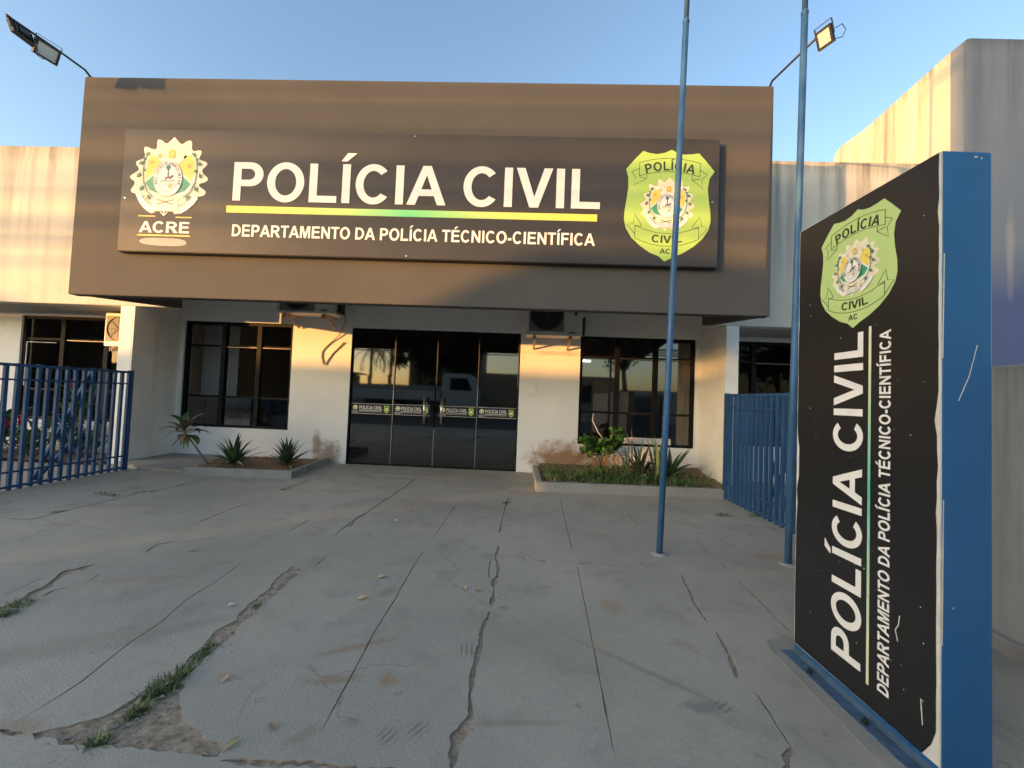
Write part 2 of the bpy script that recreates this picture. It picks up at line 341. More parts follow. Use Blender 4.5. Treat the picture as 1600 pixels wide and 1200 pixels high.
# ------------------------------------------------------------------ lettering (cap height 1)
def arc(cx, cy, rx, ry, a0, a1, n=14): return [(cx + rx * math.cos(R(a0 + (a1 - a0) * i / n)), cy + ry * math.sin(R(a0 + (a1 - a0) * i / n))) for i in range(n + 1)]
def rect(x0, y0, x1, y1): return [(x0, y0), (x1, y0), (x1, y1), (x0, y1)]
b_ = .085; s_ = .205
def stroke(pts, wd):
    L, Rr = [], []
    for i, p in enumerate(pts):
        a, b = pts[max(i - 1, 0)], pts[min(i + 1, len(pts) - 1)]; d = math.hypot(b[0] - a[0], b[1] - a[1]) or 1
        nx, ny = -(b[1] - a[1]) / d * wd / 2, (b[0] - a[0]) / d * wd / 2; L.append((p[0] + nx, p[1] + ny)); Rr.append((p[0] - nx, p[1] - ny))
    return L + Rr[::-1]
GL = {
 'I': (.39, [[rect(.093, 0, .298, 1)]]), ' ': (.39, []), '-': (.465, [[rect(.06, .26, .41, .45)]]), '.': (.3, [[rect(.06, 0, .24, .2)]]),
 'L': (.853, [[[(b_, 0), (.81, 0), (.81, .17), (b_ + s_, .17), (b_ + s_, 1), (b_, 1)]]]),
 'E': (.931, [[[(b_, 0), (.87, 0), (.87, .168), (b_ + s_, .168), (b_ + s_, .44), (.81, .44), (.81, .608), (b_ + s_, .608), (b_ + s_, .832), (.85, .832), (.85, 1), (b_, 1)]]]),
 'F': (.853, [[[(b_, 0), (b_ + s_, 0), (b_ + s_, .425), (.74, .425), (.74, .595), (b_ + s_, .595), (b_ + s_, .832), (.80, .832), (.80, 1), (b_, 1)]]]),
 'T': (.853, [[[(.325, 0), (.53, 0), (.53, .832), (.825, .832), (.825, 1), (.03, 1), (.03, .832), (.325, .832)]]]),
 'N': (1.008, [[[(b_, 0), (b_ + .19, 0), (b_ + .19, .66), (.73, 0), (.925, 0), (.925, 1), (.735, 1), (.735, .345), (b_ + .20, 1), (b_, 1)]]]),
 'M': (1.163, [[[(b_, 0), (b_ + .19, 0), (b_ + .19, .76), (.49, 0), (.675, 0), (.89, .76), (.89, 0), (1.08, 0), (1.08, 1), (.775, 1), (.582, .33), (.39, 1), (b_, 1)]]]),
 'A': (1.008, [[[(0, 0), (.22, 0), (.305, .228), (.70, .228), (.79, 0), (1.008, 0), (.612, 1), (.398, 1)], [(.367, .396), (.502, .765), (.638, .396)]]]),
 'V': (.931, [[[(.002, 1), (.222, 1), (.47, .265), (.71, 1), (.929, 1), (.577, 0), (.356, 0)]]]),
 'O': (1.087, [[arc(.543, .5, .49, .52, 0, 360, 40)[:-1], arc(.543, .5, .28, .345, 0, 360, 40)[:-1]]]),
 'C': (1.008, [[arc(.52, .5, .465, .52, 42, 322, 34) + [(.72, .262)] + arc(.52, .5, .262, .345, 318, 44, 30) ]]),
 'D': (1.008, [[[(b_, 0), (.44, 0)] + arc(.44, .5, .50, .5, -90, 90, 20) + [(b_, 1)], [(b_ + s_, .168), (.42, .168)] + arc(.42, .5, .315, .332, -90, 90, 18) + [(b_ + s_, .832)]]]),
 'P': (.931, [[[(b_, 0), (b_ + s_, 0), (b_ + s_, .375), (.50, .375)] + arc(.53, .6875, .345, .3125, -90, 90, 16) + [(b_, 1)], [(b_ + s_, .542), (.48, .542)] + arc(.49, .687, .165, .145, -90, 90, 12) + [(b_ + s_, .832)]]]),
 'R': (1.008, [[[(b_, 0), (b_ + s_, 0), (b_ + s_, .415), (.40, .415), (.50, .33), (.73, 0), (.985, 0), (.80, .29), (.68, .425)] + arc(.56, .71, .345, .29, -60, 90, 14) + [(b_, 1)], [(b_ + s_, .575), (.50, .575)] + arc(.52, .704, .17, .128, -90, 90, 12) + [(b_ + s_, .832)]]]),
 'U': (1.008, [[[(b_, 1), (b_, .4)] + arc(.504, .4, .42, .42, 180, 360, 18) + [(.924, 1), (.72, 1), (.72, .4)] + arc(.504, .4, .216, .25, 360, 180, 14) + [(b_ + s_, 1)]]]),
 'B': (1.008, [[[(b_, 0), (.52, 0)] + arc(.60, .28, .34, .28, -90, 75, 10) + arc(.56, .75, .32, .25, -40, 90, 10) + [(b_, 1)], rect(b_ + s_, .16, .62, .42), rect(b_ + s_, .58, .60, .84)]]),
 'S': (.931, [[stroke([(.83, .74), (.72, .88), (.46, .92), (.22, .86), (.17, .72), (.28, .60), (.62, .46), (.76, .34), (.72, .16), (.46, .08), (.2, .13), (.09, .28)], .185)]]),
 '1': (.776, [[[(.33, 0), (.53, 0), (.53, 1), (.38, 1), (.12, .8), (.12, .64), (.33, .74)]]]), '0': (.776, [[arc(.39, .5, .34, .51, 0, 360, 24)[:-1], arc(.39, .5, .15, .34, 0, 360, 20)[:-1]]]),
 '2': (.776, [[stroke([(.12, .68), (.2, .86), (.4, .91), (.6, .82), (.6, .64), (.15, .09), (.72, .09)], .18)]]), '3': (.776, [[stroke([(.12, .8), (.36, .92), (.6, .8), (.55, .62), (.36, .53), (.6, .42), (.64, .24), (.4, .08), (.1, .2)], .17)]]),
 '4': (.776, [[[(.45, 0), (.62, 0), (.62, .2), (.75, .2), (.75, .36), (.62, .36), (.62, 1), (.46, 1), (.04, .36), (.04, .2), (.45, .2)]]]),
 '5': (.776, [[stroke([(.68, .91), (.25, .91), (.2, .54), (.42, .6), (.63, .48), (.62, .2), (.4, .08), (.1, .18)], .17)]]),
 '6': (.776, [[stroke([(.62, .84), (.42, .92), (.2, .74), (.15, .34), (.3, .1), (.5, .1), (.63, .3), (.5, .52), (.3, .52), (.2, .4)], .16)]]),
 '8': (.776, [[arc(.39, .5, .33, .51, 0, 360, 24)[:-1], arc(.39, .27, .15, .15, 0, 360, 12)[:-1], arc(.39, .74, .13, .13, 0, 360, 12)[:-1]]]),
 '9': (.776, [[stroke([(.16, .14), (.38, .08), (.6, .28), (.63, .66), (.48, .9), (.28, .9), (.15, .7), (.28, .5), (.48, .5), (.58, .6)], .16)]]),
}
for base, acc in (('I', 'Í'), ('E', 'É'), ('O', 'Ó')):
    wd, cs = GL[base]; x = wd / 2 - .19
    GL[acc] = (wd, cs + [[[(x + .04, 1.075), (x + .19, 1.075), (x + .44, 1.29), (x + .20, 1.29)]]])
def text_width(t): return sum(GL[ch][0] for ch in t)
def text(mb, t, org, ux, uy, h, width, t0, t1, back=False):
    """letters of height h squeezed to width, lying on plane org + ux*x + uy*y"""
    sx = width / text_width(t); x = 0
    for ch in t:
        adv, polys = GL[ch]
        for cs in polys: mb.prism([[((p[0] + x) * sx, p[1] * h) for p in c] for c in cs], org, ux, uy, t0, t1, back)
        x += adv
def arc_text(mb, t, org, ux, uy, cx, cy, rx, ry, a0, a1, h, t0, t1, gap=1.12):
    """letters set along an elliptic arc from angle a0 to a1 (degrees)"""
    ux, uy, org = Vector(ux), Vector(uy), Vector(org)
    tot = text_width(t); x = 0; sg = 1 if a1 < a0 else -1
    L = abs(R(a1 - a0)) * (rx + ry) / 2
    sx = L / tot
    for ch in t:
        adv, polys = GL[ch]; a = R(a0 + (a1 - a0) * (x + adv / 2) / tot)
        p = (cx + rx * math.cos(a), cy + ry * math.sin(a))
        tx, ty = math.sin(a) * rx * sg, -math.cos(a) * ry * sg; l = math.hypot(tx, ty); tx, ty = tx / l, ty / l
        X = ux * tx + uy * ty; Y = ux * -ty + uy * tx; O = org + ux * p[0] + uy * p[1]
        k = ux.length
        for cs in polys: mb.prism([[((q[0] - adv / 2) * sx, q[1] * h) for q in c] for c in cs], O, X, Y, t0, t1, False)
        x += adv
# ------------------------------------------------------------------ emblem, badge
def U(*pts): return [(x - 454, 470 - y) for x, y in pts]
def mir(pts): return [(-x, y) for x, y in pts][::-1]
def star(cx, cy, r, n=5, q=.42): return [(cx + (r if i % 2 == 0 else r * q) * math.sin(math.pi * i / n), cy + (r if i % 2 == 0 else r * q) * math.cos(math.pi * i / n)) for i in range(2 * n)]
def smooth(pts, k=2):
    for _ in range(k):
        o = []
        for i in range(len(pts)):
            a, b = pts[i], pts[(i + 1) % len(pts)]
            o += [(a[0] * .75 + b[0] * .25, a[1] * .75 + b[1] * .25), (a[0] * .25 + b[0] * .75, a[1] * .25 + b[1] * .75)]
        pts = o
    return pts
BURST = U((480,128),(503,160),(548,200),(590,165),(622,158),(636,185),(632,230),(652,254),(700,240),(722,248),(716,280),(700,312),(714,326),(762,338),(780,355),(770,374),(738,402),(736,432),(786,473),(792,490),(772,512),(718,526),(716,547),(774,583),(780,605),(765,626),(705,638),(690,680),(640,730),(575,775),(522,792),(515,765),(440,768),(355,765),(348,790),(300,778),(232,722),(180,622),(145,614),(130,592),(160,545),(166,520),(122,492),(118,470),(180,432),(196,410),(160,367),(164,345),(225,322),(240,302),(220,238),(235,214),(310,247),(336,232),(332,168),(345,155),(374,162),(412,197),(455,160))
def emblem(parent, org, ux, uy, k, name='emblem', fine=True):
    """state arms: sunburst, yellow and green shield, white oval with palm, branches and ribbons; k = metres per unit"""
    ux, uy = Vector(ux) * k, Vector(uy) * k
    mb = MB(M['cream']); lay = .0007
    def P(m, cs, l, l0=None): mb.use(M[m]).prism(cs, org, ux, uy, (l - .6) * lay, l * lay, False)
    P('cream', [smooth(BURST, 1)], 1)
    for i in range(64):
        a = 2 * math.pi * i / 64 + .02
        if -2.5 < math.atan2(math.cos(a), math.sin(a)) < -.6 : continue
        c, s = math.sin(a), math.cos(a); r0, r1 = 205, 250 + 45 * abs(math.sin(7.5 * a))
        P('rays', [[(c * r0 - s * 1.6, s * r0 + c * 1.6), (c * r0 + s * 1.6, s * r0 - c * 1.6), (c * r1 + s * .6, s * r1 - c * .6), (c * r1 - s * .6, s * r1 + c * .6)]], 2)
    SH = smooth(U((390,330),(345,285),(290,262),(250,330),(240,430),(262,545),(330,632),(450,660),(600,634),(668,545),(690,430),(682,330),(640,262),(580,290),(530,330)), 1)
    P('white', [SH], 3)
    P('grn', [smooth(U((330,455),(255,525),(300,592),(370,615),(535,615),(600,592),(648,530),(575,470)), 0)], 4)
    P('yel', [U((395,345),(345,296),(298,280),(262,335),(252,430),(258,506),(340,425))], 4)
    P('yel', [U((515,345),(575,300),(636,280),(670,335),(680,430),(646,512),(575,440))], 4)
    P('white', [U((300,262),(318,256),(405,350),(395,362))], 5); P('white', [U((640,262),(622,256),(520,352),(530,364))], 5)
    for x, y in ((365,296),(303,352),(585,302),(628,380)): P('gold', [star(x - 454, 470 - y, 26)], 5)
    P('gold', [smooth(U((440,262),(455,240),(480,236),(500,250),(496,272),(505,292),(496,314),(470,312),(445,316),(438,294)), 1)], 5)
    if fine: P('cream', [star(471 - 454, 470 - 280, 11)], 6)
    P('cream', [smooth(U((330,640),(385,620),(540,620),(560,650),(540,720),(330,715)), 1)], 5)
    for pl in (U((372,664),(508,704),(506,712),(370,672)), U((372,704),(508,664),(510,672),(374,712))): P('brown', [pl], 6)
    # ribbons
    P('white', [stroke([(x, y) for x, y in U((205,625),(240,690),(290,735),(345,768))], 46)], 6)
    P('white', [stroke(U((560,768),(615,735),(665,690),(700,640)), 46)], 6)
    P('white', [stroke(U((325,722),(390,738),(440,742),(490,738),(548,722)), 44)], 7)
    # branches
    for sd in (1, -1):
        st = [(sd * x, y) for x, y in U((265,268),(236,345),(230,430),(240,520),(275,600),(335,650))]
        if sd < 0: st = [(x + 16, y) for x, y in st]
        P('dgrn', [stroke(st, 6)], 8)
        for i, (x, y) in enumerate(U((266,290),(216,368),(205,468),(236,580),(302,645),(238,322),(246,420))):
            x = x * sd + (16 if sd < 0 else 0); big = 34 if i < 5 else 16
            for dd in (-55, 0, 55):
                a = R(dd + 90 + sd * (25 if i < 2 else 60 if i < 4 else 120)); ca, sa = math.cos(a), math.sin(a); o = 10
                ln, wd = big, 8
                P('dgrn', [[(x - ca * o, y - sa * o), (x + ca * ln * .4 - sa * wd, y + sa * ln * .4 + ca * wd), (x + ca * ln, y + sa * ln), (x + ca * ln * .4 + sa * wd, y + sa * ln * .4 - ca * wd)]], 9 + (dd + 55) / 110)
    # oval with motto, palm, animal, river and star
    c0 = (450 - 454, 470 - 490)
    P('white', [arc(*c0, 122, 150, 0, 360, 48)[:-1]], 11)
    P('rays', [arc(*c0, 125, 153, 0, 360, 48)[:-1], arc(*c0, 121, 149, 0, 360, 48)[:-1]], 12)
    P('greyp', [arc(*c0, 89, 114, 0, 360, 40)[:-1], arc(*c0, 86, 111, 0, 360, 40)[:-1]], 12)
    if fine:
        mb.use(M['ink']); arc_text(mb, 'NEC LUCEO PLURIBUS IMPAR', org, ux, uy, c0[0], c0[1], 93, 119, 205, -25, 22, 11.3 * lay, 12 * lay)
        mb.use(M['greyp'])
        arc_text(mb, '15-6-1962', org, ux, uy, 440 - 454, 470 - 742 + 400, 400, 408, 257, 284, 26, 7.3 * lay, 8 * lay)
        arc_text(mb, '6-8-1902', org, ux, uy, 450 - 454, 470 - 500, 262, 262, 214, 245, 26, 6.6 * lay, 7.5 * lay)
        arc_text(mb, '24-1-1903', org, ux, uy, 450 - 454, 470 - 500, 262, 262, 295, 327, 26, 6.6 * lay, 7.5 * lay)
    P('brown', [U((447,405),(456,405),(460,478),(446,478))], 12)
    P('dgrn', [star(452 - 454, 470 - 396, 27, 7, .6)], 13)
    P('brown', [smooth(U((424,492),(432,480),(470,474),(486,460),(502,464),(498,478),(480,488),(476,500),(468,500),(466,490),(440,492),(434,502),(426,502)), 0)], 13)
    for yy in (512, 526, 542): P('rays', [stroke(U((385, yy + 8),(420, yy),(460, yy + 5),(515, yy - 4)), 3)], 12)
    P('grn', [stroke(U((390,512),(430,506),(470,512),(512,502)), 6)], 12.5)
    P('gold', [star(475 - 454, 470 - 552, 27)], 13)
    for s2 in (1, -1): P('white', [[(432 - 454 + s2 * x, 470 - y) for x, y in ((0, 768), (6, 768), (6, 790), (28, 770), (32, 776), (0, 808))][::s2]], 2)
    return mb.build(name, parent)

def V(*pts): return [(x - 540, 590 - y) for x, y in pts]
def bow(x0, x1, y0, rise, n=12): return [(x0 + (x1 - x0) * i / n, y0 - rise * (1 - (2 * i / n - 1) ** 2)) for i in range(n + 1)]
def badge(parent, org, ux, uy, k, nm='badge', mt='lime'):
    """lime police shield with arms and two outlined ribbons; units are 1/913 of its height"""
    ux, uy = Vector(ux), Vector(uy); n = ux.cross(uy); lay = .0008
    out = V((555,138),(600,162),(660,176),(720,172),(775,164),(830,225),(900,312),(862,372),(850,450),(858,540),(874,640),(878,720),(862,790),(815,865),(745,930),(660,985),(590,1015),(520,1055))
    out += V((470,1012),(400,985),(320,930),(250,865),(205,790),(188,720),(192,640),(206,540),(216,450),(214,372),(194,305),(262,222),(328,152),(380,168),(440,176),(500,165))
    mb = MB(M['ink']); mb.prism([[(x * 1.018, y * 1.014) for x, y in out]], org, ux * k, uy * k, 0, .001, False)
    mb.use(M[mt]).prism([out], org, ux * k, uy * k, .0006, .0018, False)
    b = mb.build(nm, parent); o2 = Vector(org) + n * .002
    mb = MB(M['ink'])
    def L(pts, wd=3.6): mb.prism([stroke(V(*pts), wd)], o2, ux * k, uy * k, 0, .0008, False)
    top = bow(302, 785, 248, 38); low = bow(302, 785, 358, 38)
    L(top); L(low); L([(302,246),(302,360)]); L([(785,246),(785,360)])
    L([(302,296),(240,326),(272,368),(258,436),(362,378),(360,346)]); L([(302,368),(360,378)]); L([(785,304),(842,338),(800,382),(812,456),(722,384),(724,350)]); L([(785,374),(724,386)])
    mb.build('ribbon', b); mb = MB(M['ink'])
    t2 = bow(278, 785, 765, -62); l2 = bow(278, 785, 868, -62)
    L(t2); L(l2); L([(278,763),(278,870)]); L([(785,763),(785,870)])
    L([(278,835),(210,758),(262,752),(274,672),(326,758),(322,772)]); L([(278,768),(326,772)]); L([(785,858),(856,776),(808,764),(794,684),(734,768),(736,784)]); L([(785,776),(736,786)])
    mb.build('ribbon', b)
    mb = MB(M['ink'])
    arc_text(mb, 'POLÍCIA', o2, ux * k, uy * k, 545 - 540, 590 - 310 - 640, 640, 640, 107.5, 72.5, 74, 0, .0009); mb.build('lettering', b); mb = MB(M['ink'])
    arc_text(mb, 'CIVIL', o2, ux * k, uy * k, 525 - 540, 590 - 905 + 800, 800, 800, 261.5, 279.5, 62, 0, .0009); mb.build('lettering', b); mb = MB(M['ink'])
    text(mb, 'AC', o2 + ux * k * (480 - 540) + uy * k * (590 - 992), ux * k, uy * k, 42, 88, 0, .0009)
    mb.build('lettering', b)
    emblem(b, o2 + ux * k * (530 - 540) + uy * k * (590 - 588), ux, uy, k * 436 / 672)
    return b
X_, Y_, Z_ = Vector((1, 0, 0)), Vector((0, 1, 0)), Vector((0, 0, 1))

# ------------------------------------------------------------------ ground
def jag(pl, w0, w1, seed, amp=.5, step=.02, taper=True):
    """outline of a crack of half widths w0..w1 along a polyline"""
    rnd = random.Random(seed); pts = []
    for (ax, ay), (bx, by) in zip(pl, pl[1:]):
        n = max(1, int(math.hypot(bx - ax, by - ay) / step)); pts += [(ax + (bx - ax) * i / n, ay + (by - ay) * i / n) for i in range(n)]
    pts.append(pl[-1]); L, Q = [], []; n = len(pts)
    for i, p in enumerate(pts):
        a, b = pts[max(i - 1, 0)], pts[min(i + 1, n - 1)]; d = math.hypot(b[0] - a[0], b[1] - a[1]) or 1
        nx, ny = -(b[1] - a[1]) / d, (b[0] - a[0]) / d; t = i / (n - 1)
        wd = (w0 + (w1 - w0) * t) * (min(1, min(t, 1 - t) * 9 + .12) if taper else 1)
        q1 = lambda k, f: noise.noise(Vector((i * step * f + seed * 7.3, k, seed)))
        off = amp * wd * (1.6 * q1(1, 5) + .5 * q1(2, 21)) * 1.6
        w1 = wd * max(.2, 1 + amp * (1.3 * q1(3, 9) + 1.3 * q1(4, 37) + .25 * rnd.uniform(-1, 1)))
        L.append((p[0] + nx * (w1 + off), p[1] + ny * (w1 + off)))
        wd2 = wd * max(.2, 1 + amp * (1.3 * q1(5, 9) + 1.3 * q1(6, 37) + .25 * rnd.uniform(-1, 1))); Q.append((p[0] - nx * (wd2 - off), p[1] - ny * (wd2 - off)))
    return L + Q[::-1]
CR = [([(-4.245, 3.178),(-4.013, 3.146),(-3.952, 3.209),(-3.980, 3.431),(-3.954, 3.627),(-3.959, 3.891),(-3.956, 4.053),(-3.887, 4.182),(-3.887, 4.569),(-3.789, 4.973)], .009, .006, .6),
      ([(-3.857, 3.155),(-3.639, 3.091),(-3.409, 3.064),(-3.086, 3.022)], .004, .010, .6), ([(-2.676, 3.262),(-2.689, 3.419),(-2.699, 3.721),(-2.663, 4.011)], .007, .006, .5),
      ([(-2.511, 2.653),(-2.565, 2.799),(-2.497, 2.885)], .007, .006, .5), ([(-2.453, 2.879),(-2.375, 2.917),(-2.274, 2.986)], .003, .005, .5),
      ([(-2.539, 1.838),(-2.531, 1.924),(-2.537, 2.024),(-2.550, 2.097),(-2.642, 2.246),(-2.667, 2.362),(-2.631, 2.490)], .022, .008, .6), ([(-2.489, 2.063),(-2.509, 2.131),(-2.465, 2.173)], .006, .005, .5),
      ([(-1.645, 1.313),(-1.637, 1.389),(-1.636, 1.503),(-1.689, 1.744),(-1.696, 1.894),(-1.754, 2.112),(-1.758, 2.320),(-1.807, 2.660)], .003, .002, .25),
      ([(-1.659, 1.286),(-1.608, 1.280),(-1.560, 1.277)], .008, .006, .6), ([(-0.881, 1.231),(-0.774, 1.235),(-0.624, 1.240),(-0.453, 1.247),(-0.305, 1.244)], .010, .005, .6),
      ([(-1.443, 3.109),(-1.476, 3.419),(-1.458, 3.787),(-1.438, 4.353),(-1.421, 5.038),(-1.437, 5.620)], .009, .006, .6), ([(-1.432, 3.358),(-1.462, 3.566),(-1.431, 3.750)], .006, .004, .5), ([(-1.314, 2.591),(-1.323, 2.769),(-1.256, 2.848)], .003, .003, .5),
      ([(-1.846, 3.181),(-1.852, 3.559)], .0035, .0035, .4), ([(-2.715, 4.454),(-2.672, 4.989)], .009, .007, .5),
      ([(-0.636, 1.341),(-0.643, 1.467),(-0.653, 1.653),(-0.672, 1.919),(-0.677, 2.298),(-0.694, 2.660),(-0.692, 3.013)], .0028, .002, .35), ([(-0.692, 3.133),(-0.682, 3.545),(-0.677, 4.280)], .002, .002, .3),
      ([(-0.142, 4.693),(-0.170, 3.759),(-0.166, 3.327)], .006, .011, .8), ([(-0.165, 3.154),(-0.154, 2.857),(-0.132, 2.662),(-0.139, 2.422),(-0.140, 2.204)], .009, .008, .7),
      ([(-0.147, 2.170),(-0.157, 2.031),(-0.159, 1.875),(-0.172, 1.705),(-0.167, 1.568),(-0.160, 1.452),(-0.165, 1.369),(-0.177, 1.304),(-0.178, 1.231)], .011, .021, .5), ([(-0.197, 2.829),(-0.195, 2.664),(-0.177, 2.545)], .003, .003, .6),
      ([(0.451, 4.778),(0.404, 3.063)], .003, .003, .3), ([(0.407, 2.864),(0.383, 2.367),(0.360, 1.870),(0.343, 1.551),(0.336, 1.420),(0.331, 1.269)], .0023, .0028, .4),
      ([(0.021, 2.915),(0.202, 2.882)], .012, .008, .5), ([(0.225, 2.885),(0.399, 2.874)], .003, .004, .5), ([(0.415, 2.854),(0.530, 2.880)], .010, .006, .6), ([(0.535, 2.859),(0.824, 2.864),(1.091, 2.835)], .004, .003, .5), ([(1.151, 2.833),(1.490, 2.855),(1.854, 2.830)], .003, .003, .5),
      ([(1.094, 2.775),(1.049, 2.528),(1.023, 2.409),(1.002, 2.174)], .007, .004, .7), ([(1.010, 2.100),(0.989, 1.949),(0.968, 1.860),(0.931, 1.747)], .007, .004, .7), ([(0.931, 1.692),(0.965, 1.667),(0.951, 1.544),(0.941, 1.410)], .003, .004, .6),
      ([(0.940, 1.422),(0.906, 1.379),(0.862, 1.319)], .010, .014, .6), ([(1.492, 3.542),(1.459, 2.861)], .0028, .0028, .3), ([(1.459, 2.811),(1.421, 2.395),(1.397, 2.106)], .0028, .0028, .3),
      ([(-0.219, 4.365),(0.245, 4.398)], .006, .004, .5), ([(0.631, 4.339),(0.917, 4.316)], .005, .004, .6), ([(1.635, 4.321),(2.044, 4.275),(2.284, 4.248)], .005, .004, .5), ([(1.109, 4.277),(1.092, 3.790)], .003, .003, .4),
      ([(-2.150, 4.539),(-1.742, 4.497)], .003, .003, .6), ([(-1.302, 4.436),(-0.742, 4.375)], .003, .004, .6), ([(-2.690, 2.054),(-2.726, 2.252)], .003, .003, .5), ([(-2.439, 2.238),(-2.478, 2.342)], .003, .002, .5), ([(-1.902, 2.545),(-1.870, 2.620)], .006, .003, .6), ([(1.144, 3.076),(1.279, 3.119)], .003, .002, .5)]
WIDE = [(-1.543, 1.273),(-1.503, 1.291),(-1.462, 1.307),(-1.405, 1.354),(-1.376, 1.411),(-1.361, 1.477),(-1.346, 1.518),(-1.339, 1.557),(-1.345, 1.632),(-1.356, 1.705),(-1.392, 1.846),(-1.388, 1.904),(-1.374, 1.961),(-1.411, 2.164),(-1.422, 2.319),(-1.454, 2.496),(-1.452, 2.583),(-1.370, 2.535),(-1.348, 2.386),(-1.340, 2.267),(-1.326, 2.080),(-1.320, 1.966),(-1.311, 1.875),(-1.291, 1.729),(-1.295, 1.669),(-1.293, 1.617),(-1.264, 1.536),(-1.231, 1.476),(-1.199, 1.432),(-1.134, 1.380),(-1.058, 1.333),(-0.998, 1.307),(-0.939, 1.293),(-0.909, 1.267),(-0.907, 1.236),(-0.999, 1.240),(-1.128, 1.247),(-1.264, 1.257),(-1.363, 1.245),(-1.440, 1.262)]
def rough_outline(pts, seed, amp=.012, step=.03):
    rnd = random.Random(seed); o = []
    for i in range(len(pts)):
        a, b = pts[i], pts[(i + 1) % len(pts)]; n = max(1, int(math.hypot(b[0] - a[0], b[1] - a[1]) / step))
        o += [(a[0] + (b[0] - a[0]) * j / n + rnd.uniform(-amp, amp), a[1] + (b[1] - a[1]) * j / n + rnd.uniform(-amp, amp)) for j in range(n)]
    return o
# everything under and round the yard: one soil sheet to the horizon
g = MB(M['soil']); g.face([(-600, -600, -.03), (600, -600, -.03), (600, 600, -.03), (-600, 600, -.03)]); kind(g.build('ground'))
holes = [jag(p, a, b, i + 3, min(.8, amp * 1.25), .018) for i, (p, a, b, amp) in enumerate(CR)] + [rough_outline(WIDE, 5)]
yard = [(-12, -1.6), (2.38, -1.6), (2.38, 3.3), (2.75, 3.3), (2.75, 6.3), (-5.75, 6.3), (-5.75, 5.3), (-12, 5.3)]
g = MB(M['conc']); ov, tr = fill([yard] + holes)
k0 = len(g.v); g.v += [Vector((p.x, p.y, 0)) for p in ov]; g.f += [tuple(t) for t in tr]; g.mi += [0] * len(tr)
g.use(M['rough'])
for c in [yard] + holes:
    for i in range(len(c)):
        a, b = c[i], c[(i + 1) % len(c)]; g.face([(a[0], a[1], 0), (b[0], b[1], 0), (b[0], b[1], -.032), (a[0], a[1], -.032)])
kind(g.build('concrete_forecourt'))
# rubble bed of the broken corner
def lumpy(x0, x1, y0, y1, step, z, amp, freq, mt, name, inside=None):
    g = MB(mt); nx, ny = int((x1 - x0) / step), int((y1 - y0) / step); idx = {}
    for i in range(nx + 1):
        for j in range(ny + 1):
            x, y = x0 + i * step, y0 + j * step; idx[i, j] = len(g.v)
            g.v.append(Vector((x, y, z + amp * (noise.noise(Vector((x * freq, y * freq, 3))) + .5 * noise.noise(Vector((x * freq * 2.7, y * freq * 2.7, 1)))))))
    for i in range(nx):
        for j in range(ny): g.f.append((idx[i, j], idx[i + 1, j], idx[i + 1, j + 1], idx[i, j + 1])); g.mi.append(0)
    return g
xs = [p[0] for p in WIDE]; ys = [p[1] for p in WIDE]
kind(lumpy(min(xs) - .05, max(xs) + .05, min(ys) - .05, max(ys) + .05, .012, -.005, .008, 34, M['rough'], 'rubble').build('broken_concrete_bed', smooth=True))
for i in range(1): pass
g = MB(M['rough']); g.face([(-5.6, 1, -.008), (2.3, 1, -.008), (2.3, 6, -.008), (-5.6, 6, -.008)]); kind(g.build('crack_bed'))
# street behind the camera
g = MB(M['asphalt']); g.face([(-90, -9.5, -.02), (90, -9.5, -.02), (90, -2.2, -.02), (-90, -2.2, -.02)]); kind(g.build('street'))
g = MB(M['slab']); g.box(-90, 90, -12, -9.5, -.03, .1); kind(g.build('far_pavement'))
# strips of yard beyond the fences
g = MB(M['slab']); g.box(2.76, 9, 2.0, 6.3, -.029, .012); kind(g.build('side_pavement'))
kind(lumpy(-9.2, -5.78, 5.32, 6.2, .04, .03, .03, 5, M['soil'], 'soil').build('soil_bed', smooth=True))

# ------------------------------------------------------------------ the station
st = thing('police_station', (-1.4, 6.24, 0), 'white police station with a deep taupe facade box above black framed windows and doors', 'building')
YD = 6.24
g = MB(M['wall'])
for x0, x1, z0, z1 in ((-5.56, -5.499, 0, 2.95), (-5.499, -3.726, 0, .489), (-5.499, -3.726, 2.176, 2.95), (-3.726, -2.773, 0, 2.95), (-2.773, -.095, 2.15, 2.95), (-.095, .836, 0, 2.95), (.836, 2.606, 0, .470), (.836, 2.606, 2.146, 2.95), (2.606, 2.67, 0, 2.95)):
    g.box(x0, x1, YD, YD + .16, z0, z1)
g.build('porch_wall', st)
for x0, x1 in ((-5.75, -5.56), (2.67, 2.84)):
    g = MB(M['column']); g.box(x0, x1, 5.444, YD + .16, -.02, 2.222); g.box(x0, x1, 5.606, YD + .16, 2.2222, 2.95)
    if x0 < 0: g.box(x1 + .0005, x1 + .022, 5.4445, 5.80, -.02, 2.2215)
    g.build('column', st, bevel=.006)
g = MB(M['fascia']); g.box(-4.98, 2.465, 4.141, 4.25, 2.070, 4.487); g.build('facade_panel', st, bevel=.01)
for x in (-4.978, 2.343):
    g = MB(M['fascia']); g.prism([[(4.252, 2.084), (5.44, 2.213), (5.44, 4.485), (4.252, 4.485)]], (x, 0, 0), Y_, Z_, 0, .12); g.build('facade_return', st)
for a, b, c, z in ((-12, -5.562, 5.61, 2.223), (2.672, 5.7, 5.61, 2.223), (-5.558, 2.668, 5.61, 2.952), (-4.855, 2.34, 4.254, 2.955)):
    g = MB(M['soffit']); g.box(a, b, c, YD - .003 if c > 5 else 5.605, z, z + .06); g.build('soffit', st)
g = MB(M['wing']); g.box(-12, -4.985, 5.444, 5.60, 2.2225, 4.50); g.build('parapet', st, bevel=.012)
g = MB(M['wing']); g.box(2.470, 5.745, 5.444, 5.60, 2.2225, 4.50); g.build('parapet', st, bevel=.012)
g = MB(M['wall'])
